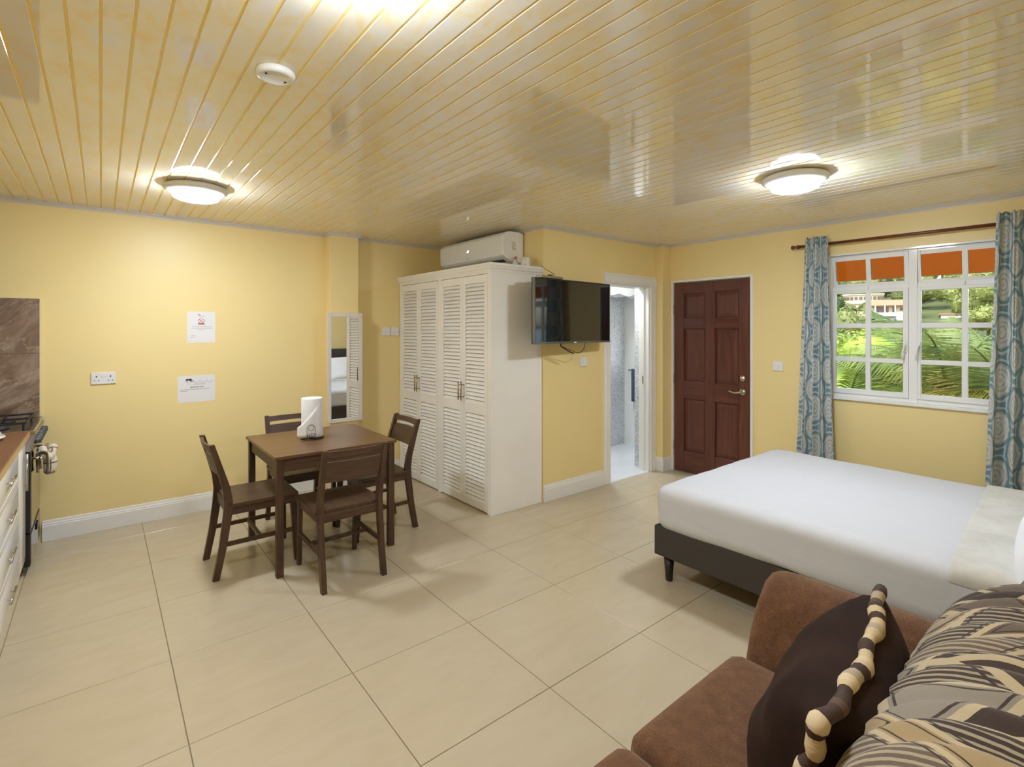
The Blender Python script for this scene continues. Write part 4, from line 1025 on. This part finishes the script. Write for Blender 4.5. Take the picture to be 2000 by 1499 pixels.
def ht(u, v):
    a = u*2-1; return (BX1-.05+.012*math.sin(v*14), 4.02+.17*v, 1.01-.42*abs(a)) if abs(a) > .06 else (BX1-.05, 4.02+.17*v, 1.0)
o = MB().grid(20, 16, lambda u, v: (BX1-.055+(.016 if u < .5 else -.016)+.008*math.sin(v*14), 4.02+.17*v, 1.015-.84*abs(u-.5))).build('cloth', 'navy', t, smooth=True)
m = o.modifiers.new('s', 'SOLIDIFY'); m.thickness = .008
t = thing('towel_rail', 'chrome towel rail on the bathroom wall', 'towel rail', (BX1-.05, 4.0, 1.0))
MB().tube([(BX1, 3.80, 1.0), (BX1-.055, 3.80, 1.0), (BX1-.055, 4.25, 1.0), (BX1, 4.25, 1.0)], .008, 10).build('bar', 'steel', t, smooth=True)

# ============================================================ CURTAINS
def curtain(label, ytop, ybot, nf, x0, amp, seed, ztop=2.325, zbot=.06, width=.62):
    NU, NV = 120, 50; mb = MB()
    def g(u, v):
        a0, a1 = ytop; b0, b1 = ybot; k = v**1.15
        y = (a0*(1-u)+a1*u)*(1-k)+(b0*(1-u)+b1*u)*k
        ph = 2*PI*nf*u+seed+.5*math.sin(v*2.2+seed)
        s = math.sin(ph); A = amp*(.75+.35*v)
        x = x0 + A*s + .012*math.sin(2.3*ph+v*3)
        y += .010*math.cos(ph)*(.6+v) + .010*v*noise.noise(Vector((u*4, v*3, seed)))
        z = ztop+(zbot-ztop)*v
        if v < .02: z += .006*math.sin(ph*2)
        return (x, y, z)
    mb.grid(NU, NV, g); mb.uv = [((i/NU)*width, (j/NV)*(ztop-zbot)) for j in range(NV+1) for i in range(NU+1)]
    t = thing('curtain', label, 'curtain', (x0, (ybot[0]+ybot[1])/2, zbot), group='patterned window curtains')
    o = mb.build('cloth', 'curtain_cloth', t, smooth=True); m = o.modifiers.new('s', 'SOLIDIFY'); m.thickness = .002
    return t
curtain('teal and cream medallion curtain left of the window', (1.825, 1.640), (1.900, 1.575), 3.6, 4.742, .028, .6)
curtain('teal and cream medallion curtain right of the window', (.618, .30), (.690, .24), 4.3, 4.735, .034, 2.0, 2.33)
t = thing('curtain_rod', 'thin dark wood curtain rod with turned finials', 'curtain rod', (4.792, 1.07, 2.27))
MB().tube([(4.792, 1.885, 2.267), (4.792, .24, 2.262)], .0125, 12).build('rod', 'rod_wood', t, smooth=True)
for y, s in ((1.885, 1), (.24, -1)):
    MB().lathe([(0, y), (.0125, y), (.019, y+s*.012), (.017, y+s*.022), (.010, y+s*.030), (.011, y+s*.040), (.019, y+s*.052), (.016, y+s*.066), (.0, y+s*.074)], 16, (4.792, 0, 2.2665) if False else (2.2665, 4.792, 0), 'y') if False else None
    prof = [(0.001, 0), (.0125, 0), (.019, .012), (.017, .022), (.010, .030), (.011, .040), (.019, .052), (.016, .066), (.001, .074)]
    rings = [[(4.792+r*math.cos(2*PI*j/16), y+s*h, 2.2665+r*math.sin(2*PI*j/16)) for j in range(16)] for r, h in prof]
    MB().loft(rings).build('finial', 'rod_wood', t, smooth=True)
    MB().tube([(XC, y-s*.10, 2.267), (4.792, y-s*.10, 2.267)], .008, 8).build('bracket', 'rod_wood', t, smooth=True)

# ============================================================ OUTSIDE
struct(Bx(5.06, 5.34, .2, 2.2, .86, .945).build('trim_8', 'ext_ledge', bevel=.01), 'pink rendered ledge outside the window')
t = thing('awning', 'orange awning over the window outside', 'awning', (5.6, 1.1, 2.2))
MB().loft([[(5.09, -1.2, 2.53), (5.09, 3.2, 2.53), (5.09, 3.2, 2.54), (5.09, -1.2, 2.54)], [(6.55, -1.2, 2.085), (6.55, 3.2, 2.085), (6.55, 3.2, 2.095), (6.55, -1.2, 2.095)]]).build('canopy', 'awning', t)
MB().box(6.551, 6.565, -1.2, 3.2, 2.080, 2.10).build('front_rail', 'ext_white', t)
MB().box(5.064, 5.09, -1.2, 3.2, 2.50, 2.56).build('wall_rail', 'ext_white', t)
# terrain
def gz(x, y):
    b = -7.0 if x < 22 else -7.0+(x-22)*.085
    k = min(1, max(0, (x-155)/85))
    b += k*6.2 + k*.13*max(-20, min(70, 62-y))
    b += 1.6*noise.noise(Vector((x*.03, y*.03, 0)))*min(1, max(0, (x-15)/30))
    s_ = min(1, max(0, (y+4)/16)); s_ = s_*s_*(3-2*s_)      # the hill ends and the land opens to the sea
    return -9.0*(1-s_) + b*s_
mb = MB().grid(60, 90, lambda u, v: (5.3+u**1.6*240, -190+380*v, gz(5.3+u**1.6*240, -190+380*v)))
struct(mb.build('ground', 'ground_green', smooth=True), 'green hillside beyond the window')
newmat('sea_water', srgb(120, 150, 170), .25)
struct(MB().grid(4, 4, lambda u, v: (246+4000*u, -3000+6000*v, -9.6)).build('sea', 'sea_water'), 'pale sea beyond the hillside')
# trees
def crown_mesh(name, n, leaf, seed, mat, squash=.85, core=True):
    rnd = random.Random(seed); mb = MB()
    lob = [(Vector((rnd.uniform(-.55, .55), rnd.uniform(-.55, .55), rnd.uniform(-.35, .5)*squash)), rnd.uniform(.38, .62)) for _ in range(9)]
    for c, r in lob:
        m = max(8, n//9)
        for _ in range(m):
            d = Vector((rnd.gauss(0, 1), rnd.gauss(0, 1), rnd.gauss(0, 1)+.25)).normalized(); p = c+d*r*rnd.uniform(.82, 1.05)
            nrm = (d+Vector((rnd.gauss(0, .45), rnd.gauss(0, .45), rnd.gauss(0, .45)))).normalized()
            a = nrm.orthogonal().normalized(); a = Matrix.Rotation(rnd.uniform(0, 6.28), 3, nrm) @ a; b = nrm.cross(a)
            s = leaf*rnd.uniform(.6, 1.3)
            mb.add([p-a*s*.5, p+b*s*.28, p+a*s*.6, p-b*s*.28], [(0, 1, 2, 3)])
        if core:
            k = len(mb.v); rings = []
            for i in range(1, 6):
                th = PI*i/6; rings.append([c+Vector((math.sin(th)*math.cos(2*PI*j/8), math.sin(th)*math.sin(2*PI*j/8), math.cos(th)))*r*.84 for j in range(8)])
            mb.loft(rings[::-1])
    me = mb.mesh(name); me.materials.append(MATS[mat]); return me
trunk_me = MB().tube([(0, 0, -1.6), (.03, .02, -.8), (0, 0, .1)], [.10, .07, .05], 7).mesh('trunk'); trunk_me.materials.append(MATS['bark'])
def tree(label, group, crown, loc, s, sz=None, rz=0, name='tree'):
    t = thing(name, label, 'tree' if name == 'tree' else 'shrub', loc, rz, group); t.scale = (s, s, sz or s)
    o = link('crown', crown, None, t, True); o.location = (0, 0, 1.3 if name == 'tree' else .55)
    o = link('trunk', trunk_me, None, t, True); o.location = (0, 0, 1.3 if name == 'tree' else .55); o.scale = (1, 1, 1 if name == 'tree' else .5)
    return t
far = [crown_mesh('crown', 2400, .11, 11+i, 'leaf_far') for i in range(3)] + [crown_mesh('crown', 2400, .10, 31, 'leaf_dark')]
rnd = random.Random(5); cnt = 0
HX, HY = 150.0, 38.0          # the houses on the slope
spots = []
for _ in range(6000):
    if cnt >= 115: break
    x = 34+(rnd.random()**.7)*205; y = x*rnd.uniform(.07, .44)
    s = rnd.uniform(2.2, 3.6)*(1+x/300)
    if .16 < y/x < .345 and x < HX+14:
        if x > HX-5: continue
        s = min(s, (1.3+.0115*x-gz(x, y))/2.35)
        if s < .9: continue
    if any((x-a)**2+(y-b)**2 < (1.12*(s+c))**2 for a, b, c in spots): continue
    spots.append((x, y, s)); cnt += 1
    tree('rounded green tree among many on the hillside', 'trees on the hillside', far[rnd.randrange(3) if rnd.random() < .85 else 3], (x, y, gz(x, y)-.3), s, s*rnd.uniform(.8, 1.15), rnd.uniform(0, 6))
# houses
def house(label, loc, rz):
    return thing('house', label, 'house', loc, rz)
def hb(t, name, mat, x0, x1, y0, y1, z0, z1): return Bx(x0, x1, y0, y1, z0, z1).build(name, mat, t, True)
hz = 4.1
t = house('white two storey house with a terracotta hipped roof', (HX, HY, hz), math.radians(14))
hb(t, 'wall', 'house_white', 0, 7, -5.2, 3.2, -3.0, 1.5); hb(t, 'wall', 'house_cream', .6, 7, -5.2, 5.6, .8, 3.2)
MB().loft([[(-.5, -5.8, 3.15), (7.6, -5.8, 3.15), (7.6, 6.2, 3.15), (-.5, 6.2, 3.15)], [(-.5, -5.8, 3.3), (7.6, -5.8, 3.3), (7.6, 6.2, 3.3), (-.5, 6.2, 3.3)], [(2.6, -3.4, 4.7), (4.4, -3.4, 4.7), (4.4, 3.6, 4.7), (2.6, 3.6, 4.7)]]).build('roof', 'roof_tile', t, True)
for (y0, y1, z0, z1) in ((-4.6, -3.6, 1.2, 2.9), (-2.3, -1.6, 1.9, 2.7), (-.6, -.1, 1.3, 2.9), (.6, 3.0, 1.3, 2.8), (4.0, 4.5, 1.9, 2.6), (4.8, 5.3, 1.7, 2.6)): hb(t, 'window', 'house_window', .52, .64, y0, y1, z0, z1)
for (y0, y1, z0, z1) in ((-2.6, -2.3, -1.2, -.3), (-1.0, -.5, -1.2, -.2), (-4.8, -3.2, -1.4, .0)): hb(t, 'window', 'house_window', -.06, .06, y0, y1, z0, z1)
hb(t, 'balcony', 'house_white', -.9, .6, -.9, 3.3, .55, .85)
for y in (-.8, 1.2, 3.1): hb(t, 'column', 'house_white', -.85, -.6, y, y+.25, .85, 3.15)
t = house('cream curved villa with arcades behind the palm', (HX+9, HY+8.6, hz+2.6), math.radians(16))
n = 10; R_ = 7.0
for lvl, (z0, z1, r) in enumerate(((-2.5, 1.6, R_), (1.6, 4.0, R_-1.4))):
    mb = MB(); outl = [(r*(1-math.cos(a))*.45, r*math.sin(a)) for a in [(-.95+1.9*i/n) for i in range(n+1)]]
    prof = outl + [(7.5, outl[-1][1]), (7.5, outl[0][1])]
    mb.prism(prof[::-1], z0, z1, 'z'); mb.build('storey', 'house_cream', t, True)
    mb = MB(); mb.prism([(p[0]-.25, p[1]*1.03) for p in prof][::-1], z1, z1+.25, 'z'); mb.build('parapet', 'house_white', t, True)
    for i in range(n):
        (xa, ya), (xb, yb) = outl[i], outl[i+1]; xm, ym = (xa+xb)/2, (ya+yb)/2
        o = hb(t, 'window', 'house_window', -.08, .06, -.38, .38, z1-1.35, z1-.45); o.location = (xm, ym, 0); o.rotation_euler.z = math.atan2(yb-ya, xb-xa)-PI/2
t = house('small white outbuilding beyond the window post', (HX+3, HY-10.6, hz-.6), .2)
hb(t, 'wall', 'house_white', 0, 4, -1.8, 1.8, -2, 1.4); hb(t, 'roof', 'roof_tile', -.3, 4.3, -2.1, 2.1, 1.4, 1.65); hb(t, 'window', 'house_window', -.06, .05, -.5, .4, -.2, .8)
# palms
def frond_mesh(name, L, droop, n, lw, ll, mat, seed, fold=.5):
    rnd = random.Random(seed); mb = MB(); pts = []
    for i in range(13):
        q = i/12; pts.append(Vector((L*q*(1-.12*q), 0, L*(.42*q-droop*q*q))))
    mb.tube(pts, [.016*L*(1-.85*i/12)+.003 for i in range(13)], 5)
    for i in range(n):
        q = .10+.89*i/(n-1); k = q*12; a = min(int(k), 11); p = pts[a].lerp(pts[a+1], k-a); d = (pts[a+1]-pts[a]).normalized()
        l = ll*L*(math.sin(PI*min(1, .18+.80*q))**.8)*rnd.uniform(.9, 1.1)
        for s in (-1, 1):
            out = (Vector((0, s, 0))*1.0+d*.75+Vector((0, 0, -fold+rnd.uniform(-.12, .12)))).normalized()
            w = d*lw*L*.5; tip = p+out*l+Vector((0, 0, -.22*l)); mid = p+out*l*.5
            mb.add([p-w*.6, p+w*.6, mid+w, mid-w], [(0, 1, 2, 3)]); mb.add([mid-w, mid+w, tip], [(0, 1, 2)])
    me = mb.mesh(name); me.materials.append(MATS[mat]); return me
def palm(label, loc, ground, L, specs, group=None):
    t = thing('palm_tree', label, 'palm tree', loc, 0, group)
    MB().tube([(0, .05, ground-loc[2]), (.06, .0, (ground-loc[2])*.5), (0, 0, 0)], [.16, .12, .10], 9).build('trunk', 'bark', t, True, smooth=True)
    for me, az, el in specs:
        o = link('frond', me, None, t, True); o.rotation_euler = (0, math.radians(-el), math.radians(az))
    return t
fA = frond_mesh('frond', 1.75, .42, 34, .020, .36, 'palm_green', 1); fB = frond_mesh('frond', 1.75, .75, 34, .020, .36, 'palm_yellow', 2)
fC = frond_mesh('frond', 1.15, .70, 30, .024, .40, 'palm_green', 3); fD = frond_mesh('frond', .9, 1.0, 26, .026, .40, 'palm_dry', 4); fE = frond_mesh('frond', 1.3, .5, 26, .03, .42, 'leaf_bright', 6)
rnd = random.Random(3)
palm('large palm with upright fronds right of the window post', (9.4, 1.72, .62), -7, 1.9, [(fA, 95, 52), (fA, 250, 48), (fA, 60, 25), (fA, 130, 20), (fA, 180, 35), (fA, 270, 18), (fA, 300, 40), (fB, 220, 5), (fB, 195, -10), (fB, 250, 0), (fB, 150, -5), (fA, 20, 30), (fA, 340, 35), (fB, 285, -8)])
palm('yellowing palm at the right end of the window view', (9.2, 1.02, .38), -7, 1.9, [(fB, a, e) for a, e in ((100, 20), (140, 5), (180, 15), (75, 38), (220, 10), (260, 25))] + [(fA, a, e) for a, e in ((115, 45), (60, 60), (165, 40), (300, 40), (20, 30), (340, 15))])
palm('low palm with dry skirt left of the window post', (10.4, 2.60, .50), -7, 1.2, [(fC, a, e) for a, e in ((0, 30), (40, 20), (80, 10), (120, 5), (160, 12), (200, 5), (240, 8), (280, 20), (320, 30), (110, 45), (220, 40), (180, 55))] + [(fD, a, -30) for a in (90, 120, 150, 180, 210, 240, 270)])
palm('young bright fern palm low at the left pane', (9.6, 3.02, .15), -7, 1.3, [(fE, a, e) for a, e in ((70, 40), (120, 55), (170, 30), (220, 60), (270, 35), (320, 50), (20, 45))])
palm('tall palm standing in front of the cream villa', (HX-12, HY+3.8, 5.6), 1, 2, [(frond_mesh('frond', 3.6, .55, 22, .05, .36, 'palm_green', 8), a, e) for a, e in ((0, 30), (40, 35), (80, 20), (120, 15), (160, 30), (200, 20), (240, 15), (280, 20), (320, 30), (100, 55), (260, 55))])
# shrubs close by
near = {'b': crown_mesh('crown', 2600, .085, 51, 'leaf_bright', 1.0), 'd': crown_mesh('crown', 2600, .08, 52, 'leaf_dark', 1.0), 'o': crown_mesh('crown', 2200, .08, 53, 'leaf_ochre', .8), 'f': crown_mesh('crown', 2200, .085, 54, 'leaf_far', .9)}
shr = [('b', 13.5, 4.35, .15, 1.35, 'bright leafy shrub at the left window panes'), ('d', 12.5, 3.75, -.95, 1.2, 'dark green shrub below the bright leafy shrub'), ('o', 16.0, 4.30, -.35, 1.3, 'ochre tinged shrub left of the window post'),
       ('f', 21.5, 5.4, -.2, 1.7, 'soft green tree crown in the middle distance'), ('d', 14.6, 2.35, -1.6, 1.2, 'dark shrub behind the large palm'), ('f', 24.5, 3.4, -.6, 1.9, 'broad green tree crown behind the palms'),
       ('b', 11.8, 3.35, -1.75, .7, 'light green shrub under the low palm'), ('f', 23.0, 8.4, .2, 2.0, 'green tree crown at the left end of the valley'), ('d', 16.5, .9, -1.7, 1.4, 'dark green shrub low at the right panes'),
       ('o', 19.5, 7.0, -.3, 1.4, 'olive tree crown above the bright shrub'), ('d', 30.0, 7.2, -1.0, 2.4, 'deep green tree crown below the houses'),
       ('f', 29.0, .9, -1.2, 2.2, 'green tree crown right of the palms')]
for k, x, y, z, s, lab in shr: tree(lab, None, near[k], (x, y, z-.55*s), s, None, x*3, 'shrub')
